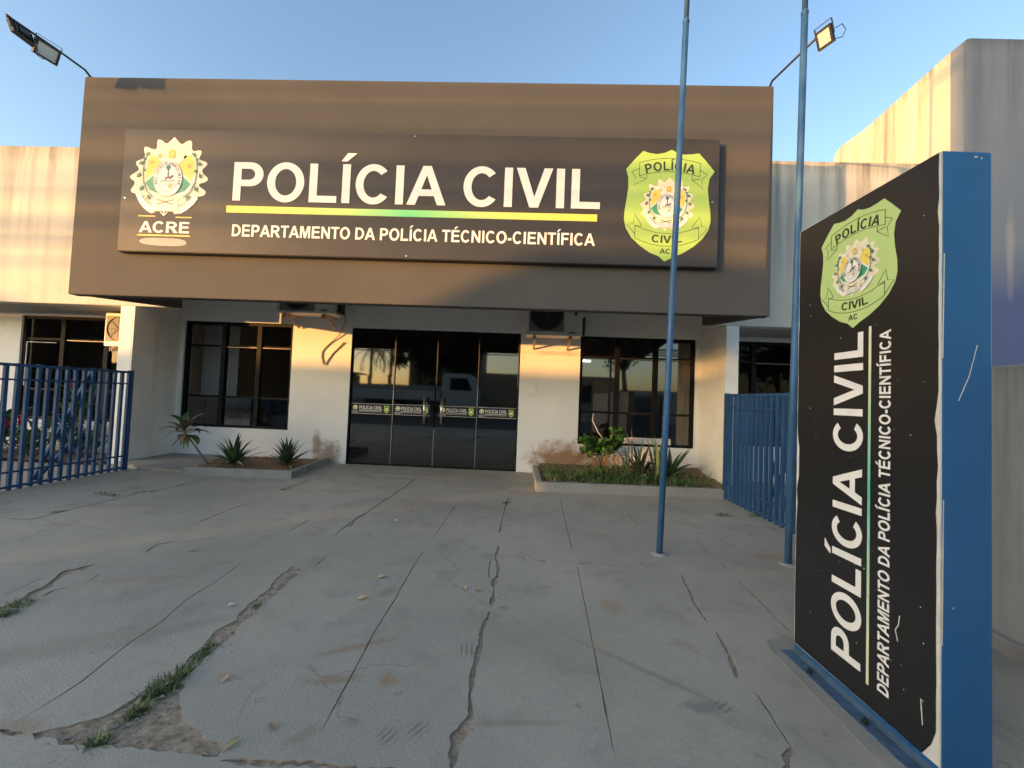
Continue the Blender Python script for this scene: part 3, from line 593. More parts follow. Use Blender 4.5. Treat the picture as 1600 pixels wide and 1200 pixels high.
for x0, x1, z0, z1 in ((-12, -8.24, 0, 2.22), (-8.24, -6.1, 0, .494), (-8.24, -6.1, 2.176, 2.22), (-6.1, -5.76, 0, 2.22), (2.85, 3.2, 0, 2.22), (3.2, 5.6, 0, .55), (3.2, 5.6, 2.15, 2.22), (5.6, 9, 0, 2.22)):
    if x0 == 2.85: g.build('wing_wall', st); g = MB(M['wall'])
    g.box(x0, x1, YD, YD + .16, z0, z1)
g.build('wing_wall', st)
g = MB(M['slab']); g.box(-12, 5.74, 5.61, 12, 4.1, 4.2); g.build('roof', st)
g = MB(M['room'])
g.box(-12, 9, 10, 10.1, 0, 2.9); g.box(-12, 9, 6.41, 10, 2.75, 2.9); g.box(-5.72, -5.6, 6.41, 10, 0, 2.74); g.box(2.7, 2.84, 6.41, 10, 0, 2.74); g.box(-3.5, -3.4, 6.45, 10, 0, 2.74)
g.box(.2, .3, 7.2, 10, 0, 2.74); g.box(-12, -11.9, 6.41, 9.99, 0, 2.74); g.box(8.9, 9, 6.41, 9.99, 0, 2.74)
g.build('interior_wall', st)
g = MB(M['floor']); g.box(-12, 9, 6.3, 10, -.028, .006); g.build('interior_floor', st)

def window(x0, x1, z0, z1, mull, rails, glass='glass', yf=YD + .03, lab=None, opened=0):
    """frame with mullions and rails; panes and sash bars are its sub-parts"""
    g = MB(M['black']); t = .045; dpt = .07
    g.box(x0, x0 + t, yf, yf + dpt, z0, z1); g.box(x1 - t, x1, yf, yf + dpt, z0, z1)
    g.box(x0 + t, x1 - t, yf, yf + dpt, z0, z0 + .04); g.box(x0 + t, x1 - t, yf, yf + dpt, z1 - .05, z1)
    edges = [x0 + t] + [e for m in mull for e in (m - .035, m + .035)] + [x1 - t]
    for m in mull: g.box(m - .035, m + .035, yf - .004, yf + dpt, z0 + .04, z1 - .05)
    cols = list(zip(edges[::2], edges[1::2]))
    for a, b in cols:
        for r in rails: g.box(a, b, yf + .018, yf + dpt - .004, r - .017, r + .017)
    f = g.build('window', st)
    if lab: f['label'] = lab
    for a, b in cols:
        zs = [z0 + .04] + [e for r in rails for e in (r - .017, r + .017)] + [z1 - .05]
        for c, d in zip(zs[::2], zs[1::2]):
            if b < opened and d > 1.1: continue          # slid open
            p = MB(M[glass]); yy = yf + .03 + random.uniform(0, .004); tl = random.uniform(-.002, .002)
            p.face([(a, yy, c), (b, yy + tl, c), (b, yy + tl, d), (a, yy, d)]); p.build('pane', f)
    # sliding sash bars, thin light edges
    s = MB(M['bronze'])
    for a, b in cols[1:]: s = MB(M['bronze']); s.box(a + .004, b - .004, yf + .012, yf + .0175, rails[-1] - .017, rails[-1] - .010); s.build('sash_edge', f)
    return f
fl = window(-5.499, -3.726, .489, 2.176, [-4.867, -4.285], [.975, 1.79], lab='wide three light window left of the doors')
fr = window(.836, 2.606, .470, 2.146, [1.424, 2.01], [.97, 1.83], lab='wide three light window right of the doors')
window(-8.24, -6.1, .494, 2.176, [-7.56, -6.82], [.98, 1.80], 'glasso', lab='wing window behind the left fence', opened=-6.8)
window(3.2, 5.6, .55, 2.15, [3.50, 4.3], [.98, 1.83], 'glasso', lab='wing window behind the right fence')
g = MB(M['offw']); 
for a in (-8.19,): g.box(a + .05, a + .06, YD + .005, YD + .02, 1.03, 1.74); g.box(a + .05, a + .55, YD + .005, YD + .02, 1.735, 1.745)
g.build('sash_edge', [o for o in st.children if o.name.startswith('window')][2])

# entrance: header, four black glass leaves, pulls and stickers
g = MB(M['black']); g.box(-2.773, -.095, YD + .02, YD + .10, 2.06, 2.15); g.box(-2.773, -2.755, YD + .02, YD + .10, 0, 2.06); g.box(-.113, -.095, YD + .02, YD + .10, 0, 2.06); g.box(-2.755, -.113, YD + .025, YD + .095, -.002, .018)
door = g.build('entrance', st); door['label'] = 'wide entrance of four black tinted glass leaves'
LE = ((-2.750, -2.085), (-2.072, -1.425), (-1.405, -.752), (-.738, -.118))
for i, (a, b) in enumerate(LE):
    p = MB(M['glassd']); yy = YD + (.05 if i in (0, 3) else .062); q = random.uniform(-.002, .002)
    p.face([(a, yy, .022), (b, yy + q, .022), (b, yy + q, 2.055), (a, yy, 2.055)]); p.build('glass_leaf', door)
for x in (-2.0785, -1.402, -.745, -.1195):
    g = MB(M['bronze']); g.box(x - .006, x + .006, YD + .036, YD + .046, 1.30 if x > -2 else 1.2, 1.98); g.build('bright_strip', door)  # bronze strip paints the reflection along each glass edge
for x in (-2.0785, -.745):
    g = MB(M['steel']); g.box(x - .004, x + .004, YD + .036, YD + .048, .02, 1.19 if x < -2 else 1.29); g.build('bright_strip', door)
g = MB(M['steel']); g.box(-1.418, -1.410, YD + .052, YD + .06, .02, .6); g.build('bright_strip', door)  # bright strip stands in for room light seen through the leaf gap
for x in (-1.555, -1.285):
    g = MB(M['steel']); g.tube([(x, YD - .035, .68), (x, YD - .035, 1.10)], .019, 12)
    for z in (.76, 1.02): g.tube([(x, YD - .03, z), (x, YD + .06, z)], .008, 8)
    g.build('handle', door, smooth=True)
for i, ((a, b), z) in enumerate(zip(LE, (.795, .80, .805, .81))):
    yy = YD + (.046 if i in (0, 3) else .058); h = .165; o = Vector((a + .008, yy, z)); wd = b - a - .016
    if i == 1: wd -= .05
    if i == 2: o.x += .05; wd -= .05
    g = MB(M['totem']); g.prism([rect(0, 0, wd, h)], o, X_, Z_, 0, .0005, False); g.use(M['offw'])
    for zz in (0, h - .006): g.prism([rect(0, zz, wd, zz + .006)], o, X_, Z_, .0006, .001, False)
    e0 = .075; kk = wd / .65
    g.use(M['white']); text(g, 'POLÍCIA CIVIL', o + X_ * (.125 * kk) + Z_ * .075, X_, Z_, .052, .37 * kk, .0006, .001)
    g.prism([rect(.125 * kk, .055, .49 * kk, .062)], o, X_, Z_, .0006, .001, False)
    g.use(M['offw']); text(g, 'DEPARTAMENTO DA POLÍCIA TÉCNICO-CIENTÍFICA', o + X_ * (.125 * kk) + Z_ * .034, X_, Z_, .013, .365 * kk, .0006, .001)
    g.use(M['smudge']).prism([rect(.012, .012, .11, .048)], o, X_, Z_, .0006, .001, False)
    g.build('sticker', door)
    # little arms and badge on the sticker
    m2 = MB(M['cream']); oo = o + X_ * .062 + Z_ * .10
    m2.prism([[(x * .00012, y * .00012) for x, y in BURST]], oo, X_, Z_, .0006, .0011, False); m2.use(M['yel']).prism([arc(0, 0, .026, .027, 0, 360, 20)[:-1]], oo, X_, Z_, .0011, .0014, False)
    m2.use(M['grn']).prism([arc(0, 0, .026, .027, 200, 340, 12)], oo, X_, Z_, .0014, .0017, False); m2.use(M['white']).prism([arc(0, 0, .014, .017, 0, 360, 16)[:-1]], oo, X_, Z_, .0017, .002, False)
    m2.build('emblem', door); m2 = MB(M['lime'])
    ob = o + X_ * (.565 * kk) + Z_ * .082; bd = [(-.042, .045), (-.025, .060), (0, .054), (.025, .060), (.042, .045), (.038, .01), (.042, -.025), (.02, -.05), (0, -.062), (-.02, -.05), (-.042, -.025), (-.038, .01)]
    m2.use(M['lime']).prism([bd], ob, X_, Z_, .0006, .0012, False); m2.use(M['ink']).prism([rect(-.025, .026, .025, .036)], ob, X_, Z_, .0012, .0015, False); m2.prism([rect(-.018, -.035, .018, -.027)], ob, X_, Z_, .0012, .0015, False)
    m2.use(M['cream']).prism([arc(0, 0, .02, .02, 0, 360, 16)[:-1]], ob, X_, Z_, .0012, .0016, False)
    m2.build('badge', door)

# ------------------------------------------------------------------ main sign
sg = thing('wall_sign', (-1.25, 4.10, 2.53), 'long dark sign board reading POLÍCIA CIVIL fixed across the taupe facade', 'sign')
g = MB(M['sign_edge']); g.box(-4.38, 1.890, 4.066, 4.139, 2.528, 3.857); g.build('tray', sg, bevel=.006)
g = MB(M['sign']); g.box(-4.374, 1.884, 4.058, 4.0655, 2.534, 3.851); g.build('face', sg, bevel=.002)
YS = 4.0575
g = MB(M['white']); text(g, 'POLÍCIA CIVIL', (-3.193, YS, 3.100), X_, Z_, .412, 3.90, 0, .003, False); g.build('title', sg)
g = MB(M['rule']); g.prism([rect(-3.215, 2.970, .666, 3.042)], (0, YS, 0), X_, Z_, 0, .003, False); g.build('rule', sg)
g = MB(M['white']); text(g, 'DEPARTAMENTO DA POLÍCIA TÉCNICO-CIENTÍFICA', (-3.148, YS, 2.718), X_, Z_, .126, 3.80, 0, .003, False); g.build('subtitle', sg)
emblem(sg, Vector((-3.865, YS, 3.342)), X_, Z_, .00127)
g = MB(M['white']); text(g, 'ACRE', (-4.150, YS, 2.735), X_, Z_, .120, .555, 0, .002, False)
g.use(M['yel'])
for a, b, z in ((-4.165, -3.98, 2.905), (-3.76, -3.585, 2.898), (-4.165, -3.59, 2.700)): g.prism([rect(a, z, b, z + .012)], (0, YS, 0), X_, Z_, 0, .002, False)
g.build('state_name', sg)
g = MB(M['smudge']); g.prism([smooth([(-4.15, 2.615), (-4.12, 2.675), (-3.85, 2.682), (-3.64, 2.668), (-3.61, 2.60), (-3.9, 2.592)], 2)], (0, YS, 0), X_, Z_, 0, .001, False); g.build('patch', sg)
badge(sg, Vector((1.382, YS, 3.163)), X_, Z_, .001262)
for x, z in ((-1.25, 3.825), (-1.28, 2.56), (1.82, 3.2), (-4.33, 3.1)): g = MB(M['steel']); g.tube([(x, YS + .001, z), (x, YS - .004, z)], .008, 10); g.build('rivet', sg)

# ------------------------------------------------------------------ totem
TA = -.0322; TU = Vector((math.sin(TA), math.cos(TA), 0)); TN = Vector((-math.cos(TA), math.sin(TA), 0)); T0 = Vector((1.1754, 1.1727, -.1237))
tt = thing('totem_sign', (1.2364, 1.4548, 0), 'tall blue totem sign with a worn black face reading POLÍCIA CIVIL sideways', 'sign')
def tbox(mb, s0, s1, z0, z1, d0, d1):
    c = T0 + TU * (s0 + s1) / 2 + Z_ * (z0 + z1) / 2 + TN * (d0 + d1) / 2
    return mb.obox(c, TU * (s1 - s0) / 2, TN * (d1 - d0) / 2, Z_ * (z1 - z0) / 2)
g = MB(M['bluet']); tbox(g, 0, .568, .130, 1.902, -.146, -.004); g.build('body', tt, bevel=.004)
g = MB(M['bluet']); tbox(g, .002, .566, .158, .1705, -.004, .003); g.build('frame_lip', tt)
g = MB(M['rail']); tbox(g, -.01, .585, .1245, .130, -.16, .046); tbox(g, .001, .567, .130, .158, -.012, .0015); g.build('base_angle', tt, bevel=.002)
for s in (.20, .44):
    g = MB(M['dark']); c = T0 + TU * s + TN * .030; g.tube([c + Z_ * .130, c + Z_ * .140], .010, 6); g.tube([c + Z_ * .140, c + Z_ * .149], .005, 8); g.build('bolt', tt)
pts = smooth([(-.06, -.22), (.66, -.22), (.67, 0), (.65, .085), (.35, .095), (.02, .11), (-.08, .06)], 2)
g = MB(M['slab']); k = len(g.v); base = [T0 + Z_ * .1238 + TU * a + TN * b for a, b in pts]
for i in range(len(base)): 
    a, b = base[i], base[(i + 1) % len(base)]; g.face([a, b, b + Z_ * .003, a + Z_ * .003])
g.face([p + Z_ * .004 for p in base][::-1]); g.build('mortar_pad', tt)
g = MB(M['offw']); tbox(g, .001, .567, .171, 1.899, -.004, .001); g.build('backing', tt)
ed = random.Random(11); cont = []
for i in range(41):                                            # worn near edge: black vinyl eaten back
    z = .172 + (1.898 - .172) * i / 40; q = .004 + abs(ed.gauss(0, .0012))
    if 1.0 < z < 1.19: q += .012 * math.sin((z - 1.0) / .19 * math.pi) if z > 1.1 else .004
    if z < .95: q += .004
    if z < .24: q += (.24 - z) * .55
    cont.append((q, z))
for i in range(31):
    z = 1.896 - (1.896 - .174) * i / 30; q = .564 - abs(ed.gauss(0, .0015))
    if .82 < z < .98: q -= .012
    if .7 < z < .75: q -= .006
    cont.append((q, z))
g = MB(M['totem']); ov, tr = fill([cont]); k = len(g.v)
OF = T0 + TN * .0024
def tp(s, z, d=0): return OF + TU * s + Z_ * z + TN * d
g.v += [tp(p.x, p.y) for p in ov]; g.f += [tuple(reversed(t)) for t in tr]; g.mi += [0] * len(tr); g.build('black_face', tt)
g = MB(M['white']); text(g, 'POLÍCIA CIVIL', tp(.250, .252), Z_, TU, .123, 1.170, 0, .0012); g.build('title', tt)
g = MB(M['trule']); g.prism([rect(0, 0, 1.19, .009)], tp(.2185, .24), Z_, TU, 0, .0012, False); g.build('rule', tt)
g = MB(M['white']); text(g, 'DEPARTAMENTO DA POLÍCIA TÉCNICO-CIENTÍFICA', tp(.148, .246), Z_, TU, .039, 1.162, 0, .0012); g.build('subtitle', tt)
badge(tt, tp(.2795 + .003, 1.651), -TU, Z_, .001262 * .366, 'badge', 'lime_shade')
g = MB(M['offw']); sp = random.Random(4)
for _ in range(46):
    s, z = sp.uniform(.02, .54), sp.uniform(.2, 1.85) ** 1.0; r = sp.uniform(.0006, .002)
    g.prism([[(r * math.cos(a), r * 1.6 * math.sin(a)) for a in (0, 1.2, 2.5, 3.9, 5.1)]], tp(s, z), -TU, Z_, 0, .0004, False)
for pl in (((.12, .44), (.128, .47), (.118, .49), (.114, .52)), ((.045, .25), (.05, .32), (.042, .318))): g.prism([stroke([(-a, b) for a, b in pl], .003)], tp(0, 0), -TU, Z_, 0, .0004, False)
g.build('chip', tt)
g = MB(M['offw']); c = T0 + Vector((0, -.0005, 0)); NX = -TN
for pl, wd in ((((.045, 1.18), (.075, 1.25), (.098, 1.34)), .0022), (((.0, 1.3), (.004, 1.6)), .003), (((.0, .5), (.003, .9)), .003), (((.09, 1.885), (.10, 1.887)), .004), (((.11, 1.88), (.112, 1.885)), .003), (((.03, .6), (.033, .606)), .003)):
    g.prism([stroke(list(pl), wd)], T0 + NX * .004 - TU * .0005, NX, Z_, 0, .0004, False)
g.build('scratch', tt)
tt.scale = (1.122, 1.122, 1.122); tt.location = (1.3872, 1.6323, 0)          # built at 1 : 1.122, set to its real size on the ground
# ------------------------------------------------------------------ neighbouring walls
tb = thing('tall_building', (7.0, 5.46, 0), 'tall stained block with a sunlit cream side rising behind the right wing', 'building')
g = MB(M['tall']); bz = 6.2
g.prism([[(5.622, -.02), (7.75, -.02), (7.75, 5.86), (7.71, 6.02), (7.60, 6.10), (7.0, 6.07), (6.4, 6.13), (5.72, 6.19), (5.622, 6.20)]], (5.75, 0, 0), Y_, Z_, 0, .25); g.build('side_wall', tb)
g = MB(M['tallf']); g.prism([[(5.75, -.02), (14, -.02), (14, 6.26), (7.2, 6.25), (6.9, 6.235), (5.86, 6.25), (5.80, 6.24), (5.765, 6.21), (5.75, 6.16)]], (0, 5.62, 0), X_, Z_, 0, .165); g.build('front_wall', tb)
bw = thing('boundary_wall', (2.46, .6, 0), 'low rough grey boundary wall beside the blue totem sign', 'wall')
g = MB(M['grey']); g.box(2.39, 2.53, -1.6, 3.2, -.03, 1.40); g.build('wall', bw, bevel=.012)
g = MB(M['slab']); g.box(2.345, 2.388, -1.6, 3.2, -.03, .075); g.build('footing', bw, bevel=.01)

# ------------------------------------------------------------------ fences
def fence(x, y0, y1, label, braces, post=True):
    t = thing('bar_fence', (x, (y0 + y1) / 2, 0), label, 'fence')
    for z, hh in ((1.275, .028), (1.125, .018), (.185, .018), (.035, .024)): g = MB(M['blue']); g.box(x - .012, x + .012, y0, y1, z - hh / 2, z + hh / 2); g.build('rail', t)
    g = MB(M['blue']); g.box(x - .015, x + .015, y0 - .015, y0 + .015, .0, 1.29); first = g.build('bar', t)
    n = int((y1 - y0) / .087)
    for i in range(1, n + 1):
        c = first.copy(); C.objects.link(c); c.parent = t; c.location = (random.uniform(-.002, .002), (y1 - y0) * i / n + random.uniform(-.003, .003), 0); c.rotation_euler = (random.uniform(-.004, .004), 0, 0)
    g = MB(M['blue']); g.box(x - .022, x + .022, y1 - .0, y1 + .044, 0, 1.30); g.build('post', t)
    for k, q in enumerate(braces):
        g = MB(M['blue']); g.bar((q[4], q[0], q[1]), (q[4], q[2], q[3]), .028, .028, (1, 0, 0)); g.build('brace', t)
    return t
fence(-5.19, 2.6, 5.085, 'blue barred steel fence in front of the bushes at the left edge', [(4.16, .06, 4.66, 1.27, -5.23), (4.19, .05, 4.50, .42, -5.235), (4.36, .75, 4.58, .30, -5.24), (4.46, .86, 4.60, .86, -5.23)])
fence(2.51, 3.35, 5.05, 'blue barred steel fence behind the flagpole and totem on the right', [(4.32, .06, 3.96, .62, 2.545), (3.96, .62, 4.16, 1.26, 2.545), (3.93, .1, 4.22, .60, 2.55), (4.05, .8, 4.25, .8, 2.55)])
# ------------------------------------------------------------------ flagpoles
for loc, top, label in (((1.062, 3.115), (1.225, 3.135), 'slim blue flagpole standing in front of the shield end of the wall sign'), ((1.970, 3.044), (2.072, 3.05), 'slim blue flagpole just left of the totem sign')):
    t = thing('flagpole', (*loc, 0), label, 'flagpole', 'blue flagpoles')
    a = Vector((*loc, -.02)); dv = (Vector((*top, 6.5)) - Vector((*loc, 0)))
    f = lambda z: Vector((*loc, 0)) + dv * (z / 6.5)
    g = MB(M['pole']); g.tube([f(-.02), f(1.4), f(2.8), f(4.18)], .0235, 20); g.build('lower_tube', t, smooth=True)
    g = MB(M['pole']); g.tube([f(4.18), f(5.5), f(6.5)], .0190, 18); g.build('upper_tube', t, smooth=True)
    g = MB(M['pole']); g.tube([f(4.16), f(4.175), f(4.19), f(4.205)], [.0236, .026, .026, .0195], 18); g.build('joint_collar', t, smooth=True)
    g = MB(M['slab']); g.tube([(loc[0], loc[1], .0005), (loc[0], loc[1], .012)], [.062, .040], 18); g.build('base_mortar', t)

# ------------------------------------------------------------------ floodlights
def lamp_arm(pts, label):
    t = thing('lamp_arm', pts[0], label, 'lamp arm'); g = MB(M['dark']); g.tube(pts, .011, 10); g.build('tube', t, smooth=True)
    g = MB(M['dark']); p = Vector(pts[0]); g.box(p.x - .03, p.x + .03, p.y - .03, p.y + .03, p.z - .02, p.z + .012); g.build('foot_plate', t); return t
def floodlight(c, u, v, n, wd, hh, label, cable=None):
    """u along the arm, v up the face, n out of the glass"""
    c, n = Vector(c), Vector(n).normalized(); v = Vector(v); v = (v - n * v.dot(n)).normalized(); u = v.cross(n) if v.cross(n).dot(Vector(u)) > 0 else n.cross(v)
    t = thing('floodlight', c, label, 'floodlight', 'floodlights over the sign')
    g = MB(M['dark']); g.obox(c - n * .014, u * wd / 2, v * hh / 2, n * .014); g.build('housing', t, bevel=.004)
    g = MB(M['dark']); e = .016
    for a, b, l1, l2 in ((u, v, wd, hh),):
        g.obox(c + v * (hh / 2 - e / 2) + n * .004, u * wd / 2, v * e / 2, n * .005); g.obox(c - v * (hh / 2 - e / 2) + n * .004, u * wd / 2, v * e / 2, n * .005)
        g.obox(c + u * (wd / 2 - e / 2) + n * .004, u * e / 2, v * (hh / 2 - e), n * .005); g.obox(c - u * (wd / 2 - e / 2) + n * .004, u * e / 2, v * (hh / 2 - e), n * .005)
    g.build('bezel', t)
    g = MB(M['cond']); g.obox(c + n * .001, u * (wd / 2 - e), v * (hh / 2 - e), n * .0015); g.build('lens', t)
    g = MB(M['dark'])
    for i in range(7): g.obox(c - n * .036 + u * wd * (i - 3) / 8, u * .002, v * hh * .36, n * .009)
    g.obox(c - n * .030 + v * hh * .05, u * wd * .22, v * hh * .2, n * .014); g.build('heat_sink', t)
    g = MB(M['dark']); q = v * (hh / 2 + .035)
    for s in (-1, 1): g.bar(c + u * s * (wd / 2 + .006) - n * .012 - v * .01, c + u * s * (wd / 2 + .006) - n * .012 + q, .016, .003, u)
    g.bar(c - u * (wd / 2 + .006) - n * .012 + q, c + u * (wd / 2 + .006) - n * .012 + q, .016, .003, v); g.build('bracket', t)
    if cable: g = MB(M['dark']); g.tube([Vector(p) for p in cable], .0035, 6); g.build('cable', t, smooth=True)
    return t
lamp_arm([(-4.955, 4.20, 4.50), (-4.955, 4.12, 4.545), (-4.95, 3.85, 4.535), (-4.95, 3.45, 4.505)], 'thin dark lamp arm with two floodlights at the left roof corner')
floodlight((-4.95, 3.772, 4.440), (0, 1, .04), (-.30, 0, 1), (.92, -.12, -.36), .185, .15, 'floodlight on the left arm with its pale lens facing the yard', [(-4.96, 3.69, 4.39), (-4.97, 3.71, 4.35), (-4.96, 3.75, 4.345), (-4.96, 3.78, 4.375)])
floodlight((-4.96, 3.565, 4.440), (0, 1, .10), (.4, 0, 1), (-.78, -.08, -.30), .185, .12, 'outer floodlight on the left arm turned so only its dark back shows', [(-4.95, 3.66, 4.50), (-4.945, 3.68, 4.43), (-4.95, 3.70, 4.38)])
lamp_arm([(2.44, 4.20, 4.49), (2.445, 4.14, 4.54), (2.53, 3.60, 4.52)], 'thin reddish lamp arm rising from the right roof corner')
floodlight((2.535, 3.535, 4.445), (-.3, -1, 0), (.30, .05, 1), (-.85, -.30, -.40), .13, .15, 'single floodlight on the right arm beside the flagpole', [(2.60, 3.50, 4.50), (2.66, 3.50, 4.54), (2.70, 3.51, 4.50), (2.68, 3.52, 4.44), (2.62, 3.53, 4.43)])

# ------------------------------------------------------------------ condensers
def condenser(x0, x1, y0, y1, z0, z1, label, rot=0, pipe=None):
    t = thing('air_conditioner', ((x0 + x1) / 2, y1, z0), label, 'air conditioner', 'outdoor air conditioner units')
    wd, hh = x1 - x0, z1 - z0
    g = MB(M['cond']); g.box(x0, x1, y0, y1, z0, z1); g.build('casing', t, bevel=.012)
    cx, cz, r = x0 + wd * .36, z0 + hh * .53, min(hh * .44, wd * .29)
    g = MB(M['dark']); g.prism([rect(cx - r * 1.04, cz - r * 1.06, cx + r * 1.04, cz + r * 1.06)], (0, y0 - .001, 0), X_, Z_, 0, .001, False); g.build('grille_panel', t)
    g = MB(M['gframe'])
    g.prism([rect(cx - r * 1.06, cz - r * 1.08, cx + r * 1.06, cz + r * 1.08), arc(cx, cz, r, r, 0, 360, 40)[:-1]], (0, y0 - .004, 0), X_, Z_, 0, .008, False); g.build('grille_frame', t)
    g = MB(M['dark'])
    g.use(M['gpanel'])
    for k in range(1, 9):
        q = r * k / 8.2
        g.tube([(cx + q * math.cos(2 * math.pi * i / 32), y0 - .010, cz + q * math.sin(2 * math.pi * i / 32)) for i in range(33)], .0022, 5, False)
    for k in range(8):
        a = math.pi * k / 4; g.tube([(cx, y0 - .011, cz), (cx + r * math.cos(a), y0 - .011, cz + r * math.sin(a))], .003, 5)
    g.build('fan_grille', t)
    g = MB(M['gpanel']); g.tube([(cx, y0 - .008, cz), (cx, y0 - .016, cz)], r * .11, 16); g.build('fan_hub', t)
    g = MB(M['dark'])
    lx = x0 + wd * .86
    for q in (rect(lx - .01, z0 + hh * .52, lx + .035, z0 + hh * .60), rect(lx - .01, z0 + hh * .63, lx + .035, z0 + hh * .71), rect(lx - .09, z0 + .038, lx + .02, z0 + .052), rect(lx - .07, z0 + .056, lx - .0, z0 + .062)):
        g.prism([q], (0, y0 - .0005, 0), X_, Z_, 0, .0008, False)
    g.build('label', t)
    for x in (x0 + .13, x1 - .17):
        g = MB(M['brk']); g.box(x - .022, x + .022, y0 + .02, y1 + .12, z0 - .028, z0 - .003); g.bar((x, y0 + .05, z0 - .03), (x, y1 + .13, z0 - .16), .03, .02); g.box(x - .022, x - .012, y0 - .012, y0 + .05, z0 - .075, z0 - .02); g.box(x + .012, x + .022, y0 - .012, y0 + .05, z0 - .075, z0 - .02); g.build('bracket', t)
    g = MB(M['dark']); g.box(x1 + .001, x1 + .05, y0 + .08, y0 + .24, z0 + .03, z0 + .30); g.build('valve_cover', t, bevel=.01)
    for p in pipe or []: g = MB(M['brk'] if p[1] else M['dark']); g.tube([Vector(q) for q in p[0]], .010, 8); g.build('pipe', t, smooth=True)
    return t
condenser(-3.74, -2.86, 5.80, 6.08, 2.275, 2.84, 'outdoor air conditioner unit left of the doors with a hanging cable loop', 0,
          [([(-2.79, 6.0, 2.35), (-2.83, 6.1, 2.2), (-2.95, 6.20, 2.03), (-3.10, 6.225, 1.90), (-3.20, 6.225, 1.80), (-3.235, 6.225, 1.74)], 1), ([(-3.235, 6.225, 1.74), (-3.235, 6.225, 1.66), (-3.205, 6.225, 1.56), (-3.17, 6.225, 1.545), (-3.13, 6.225, 1.62), (-3.06, 6.225, 1.73), (-2.96, 6.225, 1.83), (-2.89, 6.22, 1.91)], 1)])
condenser(-.020, .80, 5.83, 6.11, 2.070, 2.66, 'outdoor air conditioner unit between the doors and right window with its fan grille showing')
a3 = condenser(-6.42, -5.80, 5.86, 6.14, 1.68, 2.19, 'outdoor air conditioner unit on the left wing lit by low sun')
# ------------------------------------------------------------------ planters
def kerb(path, wd, h, name, parent):
    g = MB(M['kerb'])
    for (ax, ay), (bx, by) in zip(path, path[1:]):
        d = Vector((bx - ax, by - ay, 0)).normalized()
        g.bar(Vector((ax, ay, h / 2 - .012)) - d * wd / 2 * 0, Vector((bx, by, h / 2 - .012)), wd, h + .024)
    return g.build(name, parent, bevel=.008)
pl = thing('planter', (-3.7, 5.5, 0), 'low grey kerbed planter bed under the left window', 'planter')
kerb([(-4.29, 5.01), (-2.93, 5.085)], .075, .095, 'front_kerb', pl); kerb([(-2.965, 5.126), (-3.07, 6.235)], .075, .092, 'side_kerb', pl)
g = lumpy(-4.62, -3.04, 5.06, 6.23, .05, .062, .018, 5, M['redsoil'], 's'); 
for v in g.v:
    if v.x < -4.3 + (5.9 - v.y) * .0 - (v.y - 5.0) * .25: v.z -= .1
g.build('soil', pl, smooth=True)
ps = thing('stone_step', (-5.0, 5.7, 0), 'worn low concrete slab in the porch corner left of the planter', 'step')
g = MB(M['slab']); k = [(-5.555, 5.38), (-5.40, 5.26), (-4.34, 5.02), (-4.28, 5.10), (-4.60, 5.95), (-4.60, 6.235), (-5.555, 6.235)]
g.prism([k], (0, 0, 0), X_, Y_, .003, .05); g.build('slab', ps, bevel=.006)
pr = thing('planter', (1.4, 5.5, 0), 'low grey kerbed planter bed full of weeds under the right window', 'planter')
kerb([(.175, 5.02), (2.665, 5.10)], .08, .115, 'front_kerb', pr); kerb([(.215, 5.062), (.20, 6.235)], .08, .118, 'side_kerb', pr)
g = lumpy(.25, 2.65, 5.08, 6.23, .04, .085, .03, 4, M['redsoil'], 's')
for v in g.v:
    if v.y > 5.9: v.z += (v.y - 5.9) * .25
    if v.x > 2.3: v.z += (v.x - 2.3) * .12
g.build('soil', pr, smooth=True)

# ------------------------------------------------------------------ plants
def leaf(mb, base, az_, el, ln, wd, droop=1.0, fold=.25, shape=(0.35, 1, .9, .55, 0.02), nseg=5, twist=0):
    """one leaf blade: bends down by droop radians along its length"""
    p = Vector(base); rows = []
    h = Vector((math.cos(az_), math.sin(az_), 0)); sd = Vector((-math.sin(az_), math.cos(az_), 0))
    for i in range(nseg + 1):
        t = i / nseg; a = el - droop * t * t
        d = h * math.cos(a) + Z_ * math.sin(a); up = -h * math.sin(a) + Z_ * math.cos(a)
        s2 = sd * math.cos(twist * t) + up * math.sin(twist * t)
        f = t * (len(shape) - 1); j = min(int(f), len(shape) - 2); w_ = wd / 2 * (shape[j] + (shape[j + 1] - shape[j]) * (f - j))
        rows.append((p + s2 * w_ + up * w_ * fold, p.copy(), p - s2 * w_ + up * w_ * fold)); p = p + d * ln / nseg
    k = len(mb.v)
    for r in rows: mb.v += list(r)
    for i in range(nseg):
        a = k + 3 * i; mb.f += [(a, a + 1, a + 4, a + 3), (a + 1, a + 2, a + 5, a + 4)]; mb.mi += [mb.c, mb.c]
